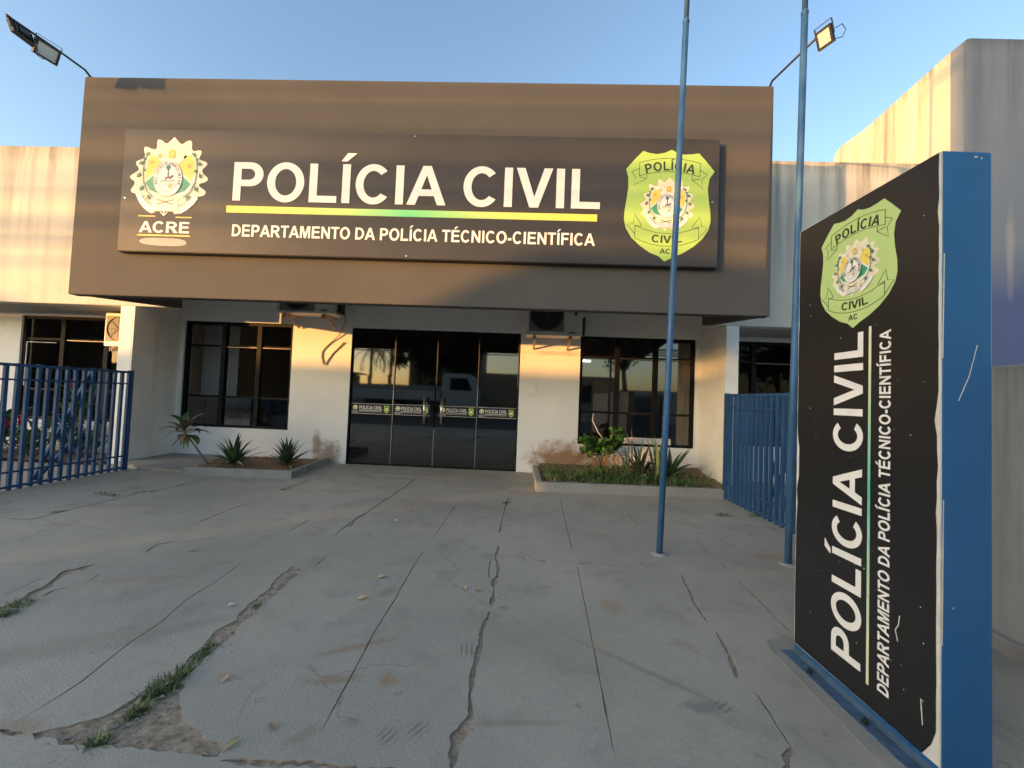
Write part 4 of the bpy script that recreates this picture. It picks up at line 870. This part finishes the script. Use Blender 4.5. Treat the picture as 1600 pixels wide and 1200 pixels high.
def rosette(loc, n, ln, wd, seed, label, m1, m2, el=(.2, 1.35), droop=.7, shape=(.7, 1, .85, .5, .02), stem_h=.06, name='rosette_plant'):
    t = thing(name, loc, label, 'plant'); rnd = random.Random(seed); g = MB(M[m1], M[m2])
    for i in range(n):
        q = i / n; g.use(M[m2] if rnd.random() < .35 else M[m1])
        az_ = i * 2.4 + rnd.uniform(-.3, .3); e = el[1] + (el[0] - el[1]) * (1 - q) ** .8 if False else el[0] + (el[1] - el[0]) * q + rnd.uniform(-.15, .15)
        leaf(g, Vector(loc) + Vector((math.cos(az_) * .015, math.sin(az_) * .015, stem_h * (.4 + q))), az_, e, ln * rnd.uniform(.75, 1.1), wd * rnd.uniform(.8, 1.1), droop * rnd.uniform(.5, 1.3), .3, shape)
    g.use(M['dry'])
    for i in range(6): leaf(g, Vector(loc) + Z_ * .05, rnd.uniform(0, 6.3), rnd.uniform(-.1, .3), ln * rnd.uniform(.5, .8), wd * .7, rnd.uniform(.4, 1), .5, shape, 5, rnd.uniform(-1, 1))
    g.build('leaves', t, smooth=True)
    g = MB(M['stem']); g.tube([Vector(loc) - Z_ * .05, Vector(loc) + Z_ * (stem_h + .05)], [.03, .02], 8); g.build('stem', t, smooth=True); return t
rosette((-3.92, 5.36, .06), 34, .40, .058, 3, 'dark spiky rosette plant in the left planter, the nearer to the leaning plant', 'leafd', 'leafm', (.15, 1.4), .55)
rosette((-3.24, 5.46, .06), 32, .37, .056, 9, 'dark purple tinged spiky rosette plant at the doorway end of the left planter', 'leafd', 'leafp', (.12, 1.4), .5)
# leaning long-leaved plant
c0 = Vector((-4.30, 5.42, .05)); t = thing('leaning_plant', c0, 'leaning olive plant with long drooping leaves on a bare stem at the planter corner', 'plant')
tip = Vector((-4.72, 5.50, .44)); g = MB(M['stem']); pth = [c0, c0 * .7 + tip * .3 + Vector((0, 0, -.01)), c0 * .35 + tip * .65 + Vector((0, 0, .0)), tip, tip + Vector((-.05, 0, .10))]
g.tube(pth, [.013, .012, .011, .011, .008], 8); g.build('stem', t, smooth=True)
g = MB(M['leafo'], M['leafm'], M['leafp'], M['dry']); rnd = random.Random(21)
for i in range(20):
    q = i / 20; g.use((M['leafo'], M['leafm'], M['leafo'], M['leafo'], M['leafp'])[rnd.randrange(5)])
    az_ = i * 2.4 + rnd.uniform(-.4, .4); leaf(g, tip + Vector((-.05 * q, 0, .10 * q)), az_, -.1 + 1.35 * q + rnd.uniform(-.2, .2), rnd.uniform(.22, .34), .082, rnd.uniform(.8, 2.3), .3, (.22, .75, 1, .75, .04), 6, rnd.uniform(-.5, .5))
g.use(M['dry'])
for i in range(5): leaf(g, tip, rnd.uniform(0, 6.3), -.6, rnd.uniform(.2, .28), .045, .9, .5, (.3, .8, 1, .6, .05))
g.build('leaves', t, smooth=True)
# succulent bush in the right planter
c0 = Vector((1.16, 5.92, .12)); t = thing('jade_bush', c0, 'bushy fresh green jade plant with round leaves at the window corner of the right planter', 'plant')
g = MB(M['stem']); gl = MB(M['leafg'], M['leafm']); rnd = random.Random(5)
for i in range(34):
    big = i < 20
    tgt = c0 + (Vector((rnd.uniform(-.08, .26), rnd.uniform(-.16, .10), rnd.uniform(.30, .66))) if big else Vector((rnd.uniform(-.36, -.10), rnd.uniform(-.16, .1), rnd.uniform(.26, .47))))
    mid = c0 + (tgt - c0) * .5 + Vector((rnd.uniform(-.04, .04), rnd.uniform(-.03, .03), .04))
    if i % 4 == 0: g.tube([c0 + Vector((rnd.uniform(-.02, .02), 0, .03)), mid, tgt], [.012, .008, .005], 6)
    for j in range(20):
        q = rnd.random(); b = mid * (1 - q) + tgt * q if j < 9 else tgt
        gl.use(M['leafg'] if rnd.random() < .65 else M['leafm']); leaf(gl, b, rnd.uniform(0, 6.3), rnd.uniform(-.1, 1.3), rnd.uniform(.06, .095), rnd.uniform(.042, .06), .3, .15, (.4, .9, 1, .9, .35), 4)
g.build('stems', t, smooth=True); gl.build('leaves', t, smooth=True)
g = MB(M['offw']); g.tube([c0 + Vector((.02, -.05, .45)), c0 + Vector((-.08, -.06, .57)), c0 + Vector((-.17, -.06, .74)), c0 + Vector((-.155, -.06, .84))], [.007, .006, .006, .004], 6); g.build('dry_twig', t, smooth=True)
# tall snake plant and friends
c0 = Vector((1.80, 5.50, .09)); t = thing('snake_plant', c0, 'snake plant with tall yellow edged upright blades beside the flagpole', 'plant'); g = MB(M['leafy'], M['leafm']); rnd = random.Random(8)
for i in range(15):
    g.use(M['leafy'] if rnd.random() < .7 else M['leafm']); leaf(g, c0 + Vector((rnd.uniform(-.07, .09), rnd.uniform(-.06, .06), 0)), rnd.uniform(0, 6.3), rnd.uniform(1.3, 1.53), rnd.uniform(.36, .66), .05, rnd.uniform(-.05, .15), .5, (.8, 1, 1, .75, .03), 5, rnd.uniform(-.6, .6))
g.use(M['dry']); leaf(g, c0 + Vector((-.02, -.08, .03)), 3.4, .7, .62, .022, 1.5, .4, (.8, 1, 1, .8, .2), 8); g.build('leaves', t, smooth=True)
rosette((2.02, 5.60, .10), 26, .50, .064, 31, 'dark leaved spiky plant right of the flagpole in the right planter', 'leafd', 'leafm', (-.05, 1.1), .6)
rosette((1.63, 5.62, .10), 20, .46, .055, 33, 'dark purple spiky plant left of the snake plant', 'leafp', 'leafd', (.5, 1.4), .4)
c0 = Vector((1.47, 5.60, .08)); t = thing('succulent_stalk', c0, 'pale thin upright stalks standing between the jade plant and snake plant', 'plant'); g = MB(M['leafm'], M['leafo'])
for dx, hh, lean in ((0, .62, -.02), (.035, .70, -.01), (-.02, .50, -.05), (.11, .46, .03), (.10, .38, .02), (.13, .57, .035)):
    b = c0 + Vector((dx, 0, 0)); g.use(M['leafo'] if hh > .6 else M['leafm']); g.tube([b, b + Vector((lean * .4, .0, hh * .5)), b + Vector((lean, .0, hh * .85)), b + Vector((lean * 1.6, 0, hh))], [.011, .010, .007, .002], 6)
g.build('stalks', t, smooth=True)
c0 = Vector((1.32, 5.62, .08)); t = thing('climbing_plant', c0, 'curling pale green climbing plant below the jade plant', 'plant'); g = MB(M['leafo'], M['leafg'], M['leafy'])
g.tube([c0 + Vector((.06, 0, 0)), c0 + Vector((.08, 0, .2)), c0 + Vector((.03, 0, .34)), c0 + Vector((-.05, 0, .38)), c0 + Vector((-.07, 0, .27)), c0 + Vector((-.02, 0, .16)), c0 + Vector((-.01, 0, 0))], .010, 6); rnd = random.Random(3)
for i in range(26): g.use((M['leafg'], M['leafy'])[i % 2]); leaf(g, c0 + Vector((rnd.uniform(-.1, .1), rnd.uniform(-.06, .04), rnd.uniform(.04, .40))), rnd.uniform(0, 6.3), rnd.uniform(-.6, .9), rnd.uniform(.05, .10), .03, .8, .3, (.3, 1, .9, .5, .05), 4)
g.build('vine', t, smooth=True)
# weeds covering the right planter
g = MB(M['grass'], M['leafm'], M['dry'], M['leafg']); rnd = random.Random(77)
for i in range(9000):
    x, y = rnd.uniform(.28, 2.55), 5.08 + 1.05 * rnd.random() ** 1.15
    dens = .5 + noise.noise(Vector((x * 2.3, y * 2.3, 7)))
    if rnd.random() > dens * 2.2 + .12 or (y < 5.2 + .14 * noise.noise(Vector((x * 3.1, 2, 5))) and rnd.random() < .7) or (x > 2.2 and rnd.random() < .75) or (y > 5.75 and rnd.random() < .6) or (1.6 < x < 1.85 and y < 5.3 and rnd.random() < .8): continue
    cl = 1; z = .085 + .02 * noise.noise(Vector((x * 4, y * 4, 3))); cl = (.55 + 1.1 * max(0, dens) + .4 * (y > 5.45)) * (.75 + .5 * noise.noise(Vector((x * 6, y * 6, 2))))
    q = rnd.random(); g.use(M['grass'] if q < .5 else M['leafm'] if q < .78 else M['leafg'] if q < .9 else M['dry'])
    if q < .5 or q > .9: leaf(g, (x, y, z), rnd.uniform(0, 6.3), rnd.uniform(.5, 1.5), rnd.uniform(.05, .15) * cl, .008, rnd.uniform(.4, 1.6), .2, (1, 1, .6, .05), 3)
    else: leaf(g, (x, y, z + rnd.uniform(0, .10) * cl), rnd.uniform(0, 6.3), rnd.uniform(-.3, .8), rnd.uniform(.025, .06), rnd.uniform(.016, .03), .5, .2, (.4, 1, .8, .05), 3)
o = g.build('weeds', smooth=True, loc=(1.4, 5.5, .08)); o['kind'] = 'stuff'; o['label'] = 'mixed grass and weeds carpeting the right planter'; o['category'] = 'weeds'
# shrubs behind the left fence
def shrub(loc, n, h, ln, wd, seed, label, mats, spread=.25, droop=1.2, flower=None, shape=(.3, 1, .9, .5, .03)):
    t = thing('shrub', loc, label, 'shrub'); rnd = random.Random(seed); g = MB(M['stem']); gl = MB(*[M[m] for m in mats]); c = Vector(loc)
    for i in range(n):
        a = rnd.uniform(0, 6.3); r = spread * rnd.random() ** .5; tipp = c + Vector((r * math.cos(a), r * math.sin(a), h * rnd.uniform(.5, 1))); g.tube([c + Vector((r * .3 * math.cos(a), r * .3 * math.sin(a), 0)), tipp], [.008, .005], 5)
        for j in range(9):
            q = .3 + .7 * j / 8; gl.use(M[mats[rnd.randrange(len(mats))]]); leaf(gl, c + (tipp - c) * q, rnd.uniform(0, 6.3), rnd.uniform(.1, 1.1), ln * rnd.uniform(.6, 1.1), wd, droop * rnd.uniform(.4, 1.2), .25, shape)
    g.build('stems', t, smooth=True); gl.build('leaves', t, smooth=True)
    if flower:
        for fx in flower:
            g = MB(M['red'])
            for i in range(16): leaf(g, c + Vector(fx) + Z_ * .008 * i, i * 2.4, .9, .055, .03, -.4, .4, (.6, 1, .7, .05), 3)
            g.build('flower', t, smooth=True)
    return t
shrub((-6.72, 5.74, .04), 10, .95, .34, .075, 1, 'broad leaved ginger shrub with one red flower head behind the left fence', ('leafm', 'leafg', 'leafd'), .22, 1.1, [(0.03, -.06, .96)])
shrub((-7.75, 5.66, .04), 9, .62, .46, .10, 2, 'large leaved shrub at the far left behind the fence', ('leafg', 'leafm'), .25, 1.0, None)
shrub((-7.30, 5.62, .04), 8, .36, .30, .06, 3, 'low shrub with small red blooms behind the left fence', ('leafm', 'leafg', 'leafd'), .3, 1.0, [(.1, -.1, .42), (-.12, -.08, .36)])
shrub((-6.28, 5.62, .04), 14, .42, .28, .045, 4, 'dark dense shrub against the left column behind the fence', ('leafd', 'leafd', 'leafm'), .3, .9)
shrub((-6.95, 5.55, .04), 8, .34, .26, .04, 5, 'thin dark leaved shrub in the middle of the bed behind the left fence', ('leafd', 'leafm'), .25, 1.0)
shrub((-8.15, 5.52, .04), 12, .46, .20, .05, 6, 'dark bush at the extreme left edge behind the fence', ('leafd', 'leafd', 'leafm'), .3, 1.0)
# ------------------------------------------------------------------ tufts in the cracks, leaves on the ground
def tuft(pts, n, ln, seed, label, spread=.03):
    c = (sum(p[0] for p in pts) / len(pts), sum(p[1] for p in pts) / len(pts), -.01)
    t = MB(M['grass'], M['leafm'], M['dry']); rnd = random.Random(seed)
    for i in range(n):
        k = rnd.randrange(max(1, len(pts) - 1)); a, b = pts[k], pts[min(k + 1, len(pts) - 1)]; q = rnd.random()
        x, y = a[0] + (b[0] - a[0]) * q + rnd.gauss(0, spread), a[1] + (b[1] - a[1]) * q + rnd.gauss(0, spread)
        t.use(M[('grass', 'leafm', 'dry')[0 if (u := rnd.random()) < .5 else 1 if u < .85 else 2]])
        leaf(t, (x, y, -.012), rnd.uniform(0, 6.3), rnd.uniform(.2, 1.4), ln * rnd.uniform(.5, 1.2), .0045, rnd.uniform(.5, 1.8), .2, (1, 1, .7, .05), 4)
    return tag(t.build('grass_tuft', smooth=True, loc=c), label, 'grass tuft', 'grass tufts in the cracks')
tuft([(-1.308, 1.447),(-1.314, 1.511),(-1.300, 1.568)], 420, .052, 1, 'biggest green grass tuft at the head of the broken crack, lower left', .020)
tuft([(-1.302, 1.357),(-1.301, 1.388),(-1.295, 1.424)], 170, .04, 2, 'thin strip of grass running below the biggest tuft', .010)
tuft([(-1.311, 1.256),(-1.295, 1.264)], 110, .04, 3, 'small grass tuft at the lower left tip of the broken patch', .014)
tuft([(-1.303, 1.590),(-1.321, 1.700),(-1.330, 1.761)], 230, .04, 4, 'grass line along the middle of the wide broken crack', .014)
tuft([(-1.363, 2.070),(-1.353, 2.110)], 90, .03, 5, 'small grass tuft high up in the wide broken crack', .012)
tuft([(-2.481, 1.948),(-2.496, 2.009)], 150, .05, 6, 'green tuft in the left edge crack', .02)
tuft([(-2.469, 1.879),(-2.445, 1.904)], 150, .05, 7, 'green tuft cut by the left edge of the picture', .02)
tuft([(-4.320, 3.980),(-4.183, 3.953),(-4.009, 3.908)], 150, .05, 8, 'flat grass tuft on the concrete near the left fence', .02)
tuft([(-4.019, 4.068),(-3.881, 4.154)], 110, .035, 9, 'flat grass strip along the far left joint', .015)
tuft([(-4.016, 3.346),(-3.950, 3.396)], 110, .035, 10, 'small grass strip where two left cracks meet', .012)
tuft([(-2.711, 4.423),(-2.658, 4.529)], 90, .035, 11, 'small grass strip in the crack before the left planter', .012)
tuft([(-0.197, 4.343),(-0.138, 4.407)], 90, .05, 12, 'small green sprig at the top of the centre crack', .014)
tuft([(2.051, 4.276),(2.165, 4.295)], 110, .06, 13, 'small green sprig near the foot of the right fence', .018)
tuft([(2.411, 4.314),(2.528, 4.356)], 90, .07, 14, 'small green sprig under the bars of the right fence', .018)
def fallen(p, ln, wd, az_, label, m='dead', seed=0, grp='fallen leaves'):
    g = MB(M[m]); rnd = random.Random(seed); leaf(g, (p[0] - math.cos(az_) * ln / 2, p[1] - math.sin(az_) * ln / 2, .004), az_, .25, ln, wd, .55, .35, (.1, .75, 1, .8, .05), 6, rnd.uniform(-.3, .3))
    return tag(g.build('fallen_leaf', smooth=True, loc=(p[0], p[1], 0)), label, 'leaf', grp)
fallen((-1.126, 1.562), .046, .036, 1.8, 'round pale tan leaf lying right of the biggest grass tuft')
fallen((-0.888, 1.283), .055, .022, 1.1, 'long yellowish curled leaf lying by the broken patch', 'dry')
fallen((-0.802, 1.359), .040, .026, 2.6, 'pale leaf lying near the bottom edge left of centre', 'dry')
fallen((-0.851, 2.220), .05, .034, .7, 'tan leaf lying left of the long centre joint, nearer to the camera')
fallen((-0.839, 2.482), .05, .032, .5, 'tan leaf lying just behind the nearer tan leaf left of the centre joint')
for i, p in enumerate(((-1.222, 3.200), (-1.569, 3.119), (-0.525, 3.552), (-0.312, 2.402), (-0.226, 2.381), (-0.495, 4.043), (0.293, 2.745), (-2.240, 2.724), (-1.477, 2.077), (-0.246, 3.459), (-0.120, 3.581), (-1.111, 3.586), (-1.086, 3.940), (1.398, 4.376), (2.444, 4.560), (-0.093, 2.358), (-0.078, 2.210))):
    fallen(p, random.uniform(.025, .05), random.uniform(.015, .03), random.uniform(0, 6), 'small dry leaf fallen on the grey concrete yard', ('dead', 'dry', 'offw')[i % 3], i)

# loose chips of concrete in the broken corner and along the wide cracks
g = MB(M['rough'], M['slab']); rnd = random.Random(99)
def inpoly(x, y, c):
    k = False; j = len(c) - 1
    for i in range(len(c)):
        (xi, yi), (xj, yj) = c[i], c[j]
        if (yi > y) != (yj > y) and x < (xj - xi) * (y - yi) / (yj - yi) + xi: k = not k
        j = i
    return k
def chip(x, y, r):
    g.use(M['rough'] if rnd.random() < .6 else M['slab']); c = Vector((x, y, r * .3 - .003)); v = [c + Vector((rnd.uniform(.6, 1) * r * a, rnd.uniform(.6, 1) * r * b, rnd.uniform(.35, .7) * r * d)) for a, b, d in ((1, 0, 0), (-.5, .87, 0), (-.5, -.87, 0), (.2, .1, 1), (-.2, .1, -1))]
    for f in ((0, 1, 3), (1, 2, 3), (2, 0, 3), (1, 0, 4), (2, 1, 4), (0, 2, 4)): g.face([v[q] for q in f])
n = 0
while n < 420:
    x, y = rnd.uniform(min(xs), max(xs)), rnd.uniform(min(ys), max(ys))
    if inpoly(x, y, WIDE): chip(x, y, rnd.uniform(.002, .008) if rnd.random() < .93 else rnd.uniform(.010, .018)); n += 1
for pl_, wa, wb, am in CR:
    if wa + wb < .016: continue
    for (ax, ay), (bx, by) in zip(pl_, pl_[1:]):
        for _ in range(int(math.hypot(bx - ax, by - ay) * 40)):
            q = rnd.random(); chip(ax + (bx - ax) * q + rnd.gauss(0, .016), ay + (by - ay) * q + rnd.gauss(0, .016), rnd.uniform(.0015, .005))
for _ in range(160): chip(rnd.uniform(-2.5, 1.2), rnd.uniform(1.2, 4.5), rnd.uniform(.001, .003))
o = g.build('rubble', loc=(xs[0], ys[0], 0)); o['kind'] = 'stuff'; o['label'] = 'loose concrete chips and grit lying in the broken cracks'; o['category'] = 'rubble'
# litter of dry leaves caught in the planters
for i, (x, y) in enumerate(((-3.6, 5.22), (-3.45, 5.40), (-3.75, 5.18), (-3.15, 5.25), (.45, 5.25), (.6, 5.5), (2.35, 5.3), (2.45, 5.45), (-3.55, 5.7))):
    o = fallen((x, y), .07, .03, i * 1.7, 'dry curled leaf caught in a planter bed', ('dead', 'dry')[i % 2], 50 + i, 'dry leaves in the planters'); o.location.z = .085

# ------------------------------------------------------------------ inside, seen through the glass
g = MB(M['tube']); g.tube([(.62, 7.4, 1.87), (1.18, 7.4, 1.87)], .018, 10); t = thing('tube_lamp', (.9, 7.4, 1.86), 'lit white tube lamp inside the right window', 'lamp'); g.build('tube', t, smooth=True)
g = MB(M['white']); g.box(.58, 1.22, 7.38, 7.42, 1.89, 1.93); g.build('fitting', t)
t = thing('cabinet', (1.75, 8.0, 0), 'orange wooden cabinet inside the right window', 'cabinet'); g = MB(M['wood']); g.box(1.35, 2.15, 7.8, 8.2, .01, 1.55); g.build('carcass', t, bevel=.01)
for a in (1.37, 1.76): g = MB(M['wood']); g.box(a, a + .37, 7.78, 7.797, .05, 1.5); g.build('door', t, bevel=.005)
t = thing('curtain', (2.45, 6.7, .5), 'grey hanging curtain behind the end of the right window', 'curtain'); g = MB(M['curtain'])
for i in range(24): 
    x0, x1 = 2.05 + .026 * i, 2.05 + .026 * (i + 1); g.face([(x0, 6.62 + .02 * (i % 2), .4), (x1, 6.62 + .02 * ((i + 1) % 2), .4), (x1, 6.62 + .02 * ((i + 1) % 2), 2.3), (x0, 6.62 + .02 * (i % 2), 2.3)])
g.build('cloth', t, smooth=True)
t = thing('curtain', (-5.2, 6.7, .5), 'grey hanging curtain behind the left light of the left window', 'curtain'); g = MB(M['curtain'])
for i in range(26):
    x0, x1 = -5.49 + .024 * i, -5.49 + .024 * (i + 1); g.face([(x0, 6.62 + .02 * (i % 2), .4), (x1, 6.62 + .02 * ((i + 1) % 2), .4), (x1, 6.62 + .02 * ((i + 1) % 2), 2.3), (x0, 6.62 + .02 * (i % 2), 2.3)])
g.build('cloth', t, smooth=True)
for x, lb in ((-4.52, 'white tapered plant pot inside the left window, nearer to the curtain'), (-4.02, 'white tapered plant pot inside the left window, nearer to the doors')):
    t = thing('plant_pot', (x, 6.55, .5), lb, 'plant pot'); g = MB(M['white']); g.tube([(x, 6.58, .52), (x, 6.58, .70), (x, 6.58, .70), (x, 6.58, .66)], [.13, .17, .155, .15], 20, True); g.build('pot', t, smooth=True)
    g = MB(M['soil']); g.tube([(x, 6.58, .655), (x, 6.58, .665)], .148, 16); g.build('soil', t)
t = thing('window_board', (2.05, 6.22, .5), 'beige board leaning against the foot of the right window behind the flagpole', 'board'); g = MB(M['cond']); g.box(1.46, 2.245, 6.205, 6.235, .512, .605); g.build('board', t, bevel=.004)
t = thing('wall_plaque', (.07, 6.235, 1.2), 'small faint white plaque on the wall right of the doors', 'plaque'); g = MB(M['column']); g.box(-.035, .165, 6.228, 6.2395, 1.19, 1.34); g.build('plate', t, bevel=.003)

# ------------------------------------------------------------------ across the street: what the glass mirrors and what shades the yard
def block(name, x0, x1, y0, y1, h, label, mt, roofpoly=None, wins=()):
    t = thing(name, ((x0 + x1) / 2, y1, 0), label, 'building'); g = MB(M[mt]); g.box(x0, x1, y0, y1, 0, h); g.build('wall', t)
    if roofpoly: g = MB(M['tile']); g.prism([roofpoly], (0, y1 + .3, 0), X_, Z_, 0, y1 - y0 + .6); g.build('roof', t)
    for a, b in wins: g = MB(M['black']); g.box(a, a + 1.1, y1 + .003, y1 + .05, b, b + 1.1); g.build('window', t)
    return t
t = thing('street_wall', (-40, -12.2, 0), 'long plain wall across the street, mirrored in the glass and sized to shade the yard', 'wall'); g = MB(M['house2']); g.box(-75, -22.75, -12.4, -12.2, 0, 2.4); g.build('wall', t)  # top height set so its shade covers the yard and porch
block('gabled_house', -22.7, -17.45, -18, -12.6, 2.5, 'low gabled house across the street, roof shaped to shade the facade', 'house', [(-23.0, 2.6), (-17.4, 2.6), (-17.4, 3.2), (-20.2, 3.41), (-21.2, 3.38), (-21.8, 3.16), (-22.3, 2.9)], [(-20, 1.0)])  # roof outline shaped to cast the shade edge on the facade
t = thing('street_wall', (-36, -12.3, 0), 'taller unseen wall added to shade the left wing', 'wall'); g = MB(M['house']); g.box(-42, -30.7, -12.6, -12.3, 0, 3.1); g.build('wall', t)  # added out of view to block sun from the left wing wall
block('tiled_house', -17.2, -12.8, -18, -12.3, 2.4, 'tiled low house across the street mirrored in the left window', 'house2', [(-17.2, 2.45), (-12.4, 2.45), (-12.4, 2.55), (-17.0, 3.2), (-17.2, 3.2)], [(-15.5, 1.0)])
block('backdrop_house', -8.6, -3.4, -22, -17, 5.2, 'two storey house added behind the trees to darken the reflection in the middle doors', 'house2', None, [(-7, 1), (-5, 1), (-7, 3.4), (-5, 3.4)])  # added to close off bright sky under the mirrored tree crowns
block('flat_house', -2.9, 5.6, -18, -12.6, 2.65, 'flat roofed dark house mirrored at the right of the doors', 'house2', None, [(.3, 1.0), (3, 1.0)])
t = thing('street_wall', (-6, -12.2, 0), 'low pale wall across the street mirrored in the doors', 'wall'); g = MB(M['house']); g.box(-12.4, -3.0, -12.45, -12.25, 0, 1.7); g.build('wall', t)
t = thing('street_wall', (20, -12.2, 0), 'long low wall across the street to the right', 'wall'); g = MB(M['house']); g.box(5.7, 60, -12.45, -12.25, 0, 1.9); g.build('wall', t)
def tree(x, y, h, r, seed, label, nl=2600, palm=False, big=1):
    t = thing('street_tree', (x, y, 0), label, 'tree'); rnd = random.Random(seed); g = MB(M['bark']); l = MB(M['crown'], M['leafd']); top = Vector((x, y, h * .55))
    g.tube([(x, y, -.05), (x + .1, y, h * .3), top], [.22, .16, .12], 10)
    if palm:
        top = Vector((x + .1, y, h)); g.tube([(x + .1, y, h * .5), top], [.12, .1], 8)
        for i in range(26):
            a = i * 2.4; e = rnd.uniform(-.3, 1.1); p = top.copy(); hh = Vector((math.cos(a), math.sin(a), 0))
            for k in range(14):
                d = hh * math.cos(e - .12 * k) + Z_ * math.sin(e - .12 * k); p = p + d * .14
                for s in (-1, 1): leaf(l, p, a + s * 1.1, e - .12 * k - .3, .38, .035, .4, .1, (.5, 1, .6, .05), 3)
        g.build('trunk', t, smooth=True); l.build('crown', t); return t
    cl = []
    for i in range(16):
        a = rnd.uniform(0, 6.3); e = top + Vector((r * .8 * math.cos(a) * rnd.random(), r * .8 * math.sin(a) * rnd.random(), h * rnd.uniform(.42 - .57 * min(1, big - .99 if big > 1 else .65), .42))); g.tube([top, top * .5 + e * .5 + Z_ * .2, e], [.09, .06, .02], 6); cl.append((e, r * rnd.uniform(.25, .5)))
    for i in range(nl):
        c, q = cl[rnd.randrange(len(cl))]; d = Vector((rnd.gauss(0, 1), rnd.gauss(0, 1), rnd.gauss(0, .8))).normalized() * q * rnd.random() ** .4; l.use(M['crown'] if rnd.random() < .6 else M['leafd'])
        leaf(l, c + d, rnd.uniform(0, 6.3), rnd.uniform(-.8, .8), rnd.uniform(.15, .3) * big, .12 * big, .4, .2, (.3, 1, .8, .05), 3)
    g.build('trunk', t, smooth=True); l.build('crown', t); return t
tree(-7.2, -14.2, 6.2, 2.2, 1, 'broad dark street tree mirrored in the second door leaf', 4200, big=1.8)
tree(-4.3, -14.6, 6.0, 1.7, 12, 'broad dark street tree mirrored in the third door leaf', 3600, big=1.8)
tree(17, -15, 8, 3.2, 14, 'large street tree mirrored in the right wing window', 3600, big=2.2)
tree(22.5, -15.5, 8, 3.2, 15, 'large street tree farther right mirrored in the right wing window', 3000, big=2.2)
tree(-14.2, -10.9, 4.4, 1.3, 2, 'street tree mirrored in the left window', 2200)
tree(-11.3, -16, 4.3, .9, 3, 'small palm mirrored in the left door leaf', palm=True, nl=0)
tree(-10.2, -17, 4.6, .9, 9, 'second small palm mirrored in the left door leaf', palm=True, nl=0)
tree(5.6, -10.8, 5.2, 1.9, 4, 'open branched street tree mirrored in the right window', 900)
tree(1.4, -13.5 - .4, 5.6, 1.1, 6, 'street tree branch mirrored at the right door leaf', 500) if False else None
block('shade_block', -53.35, -49, -50, -40, 14, 'tall block far across the street mirrored in the left wing window', 'house2', None, [(-52.5, 2), (-50.5, 2), (-52.5, 6), (-50.5, 6)])  # added occluder keeping sun off the tall building's front wall
for i, (x, y, h) in enumerate(() and ((-68, -41, 9), (-63, -40, 10), (-58, -41, 9), (-53, -40, 8))): tree(x, y, h, 3.4, 40 + i, 'distant street tree mirrored in the left wing window, ' + ('leftmost', 'second', 'third', 'rightmost')[i] + ' of its row', 700)
# parked truck mirrored in the doors
t = thing('parked_truck', (-5.0, -10.8, .1), 'white truck parked across the street, mirrored in the doors', 'truck'); yb0, yb1 = -11.7, -10.0
g = MB(M['vwhite']); g.prism([[(-4.8, .55), (-2.75, .55), (-2.7, 1.35), (-3.1, 2.25), (-3.35, 2.4), (-4.8, 2.4)]], (0, yb1, 0), X_, Z_, 0, yb1 - yb0); g.build('cab', t, bevel=.06)
g = MB(M['black']); g.prism([[(-4.35, 1.45), (-3.05, 1.45), (-3.35, 2.15), (-4.35, 2.15)]], (0, yb1 + .006, 0), X_, Z_, 0, .004); g.build('cab_window', t)
g = MB(M['vwhite']); g.box(-9.8, -4.9, yb0, yb1, .8, 1.35); g.build('bed', t, bevel=.03)
for x in (-3.7, -7.5, -8.8):
    for y in (yb0 + .05, yb1 - .25): g = MB(M['rubber']); g.tube([(x, y, .42), (x, y + .2, .42)], .42, 20); g.build('wheel', t)
# overhead cables with their poles
for i, x in enumerate((-44, -14, 22)):
    t = thing('utility_pole', (x, -9.8, 0), ('concrete utility pole far down the street', 'concrete utility pole across the street', 'concrete utility pole up the street')[i], 'pole', 'utility poles'); g = MB(M['slab']); g.tube([(x, -9.8, -.05), (x, -9.8, 8)], [.13, .09], 12); g.build('shaft', t, smooth=True)
    g = MB(M['wood']); g.box(x - .06, x + .06, -10.3, -9.3, 6.6, 6.72); g.build('crossarm', t)
def cable(z, r, y, label, sag=.03):
    pts = []
    for a, b in ((-44, -14), (-14, 22)):
        n = 24; pts += [(a + (b - a) * k / n, y, z - sag * math.sin(math.pi * k / n)) for k in range(n)]
    pts.append((22, y, z)); g = MB(M['black']); g.tube(pts, r, 6); o = g.build('cable', loc=(-14, y, z)); tag(o, label, 'cable', 'overhead street cables')
RISE = (4.14 + 9.7) / .61 * math.tan(SUN_EL)
for i, (z, r) in enumerate(((4.30, .016), (4.08, .02), (3.90, .018), (3.79, .016), (3.385, .034), (3.22, .022), (3.09, .028), (2.80, .02))):
    cable(z + RISE + .10, r * 1.7, -9.7 + .06 * (i % 3), 'black overhead cable across the street, ' + ('topmost', 'second from the top', 'third from the top', 'fourth from the top', 'thick bundle fifth from the top', 'sixth from the top', 'second lowest', 'lowest')[i])
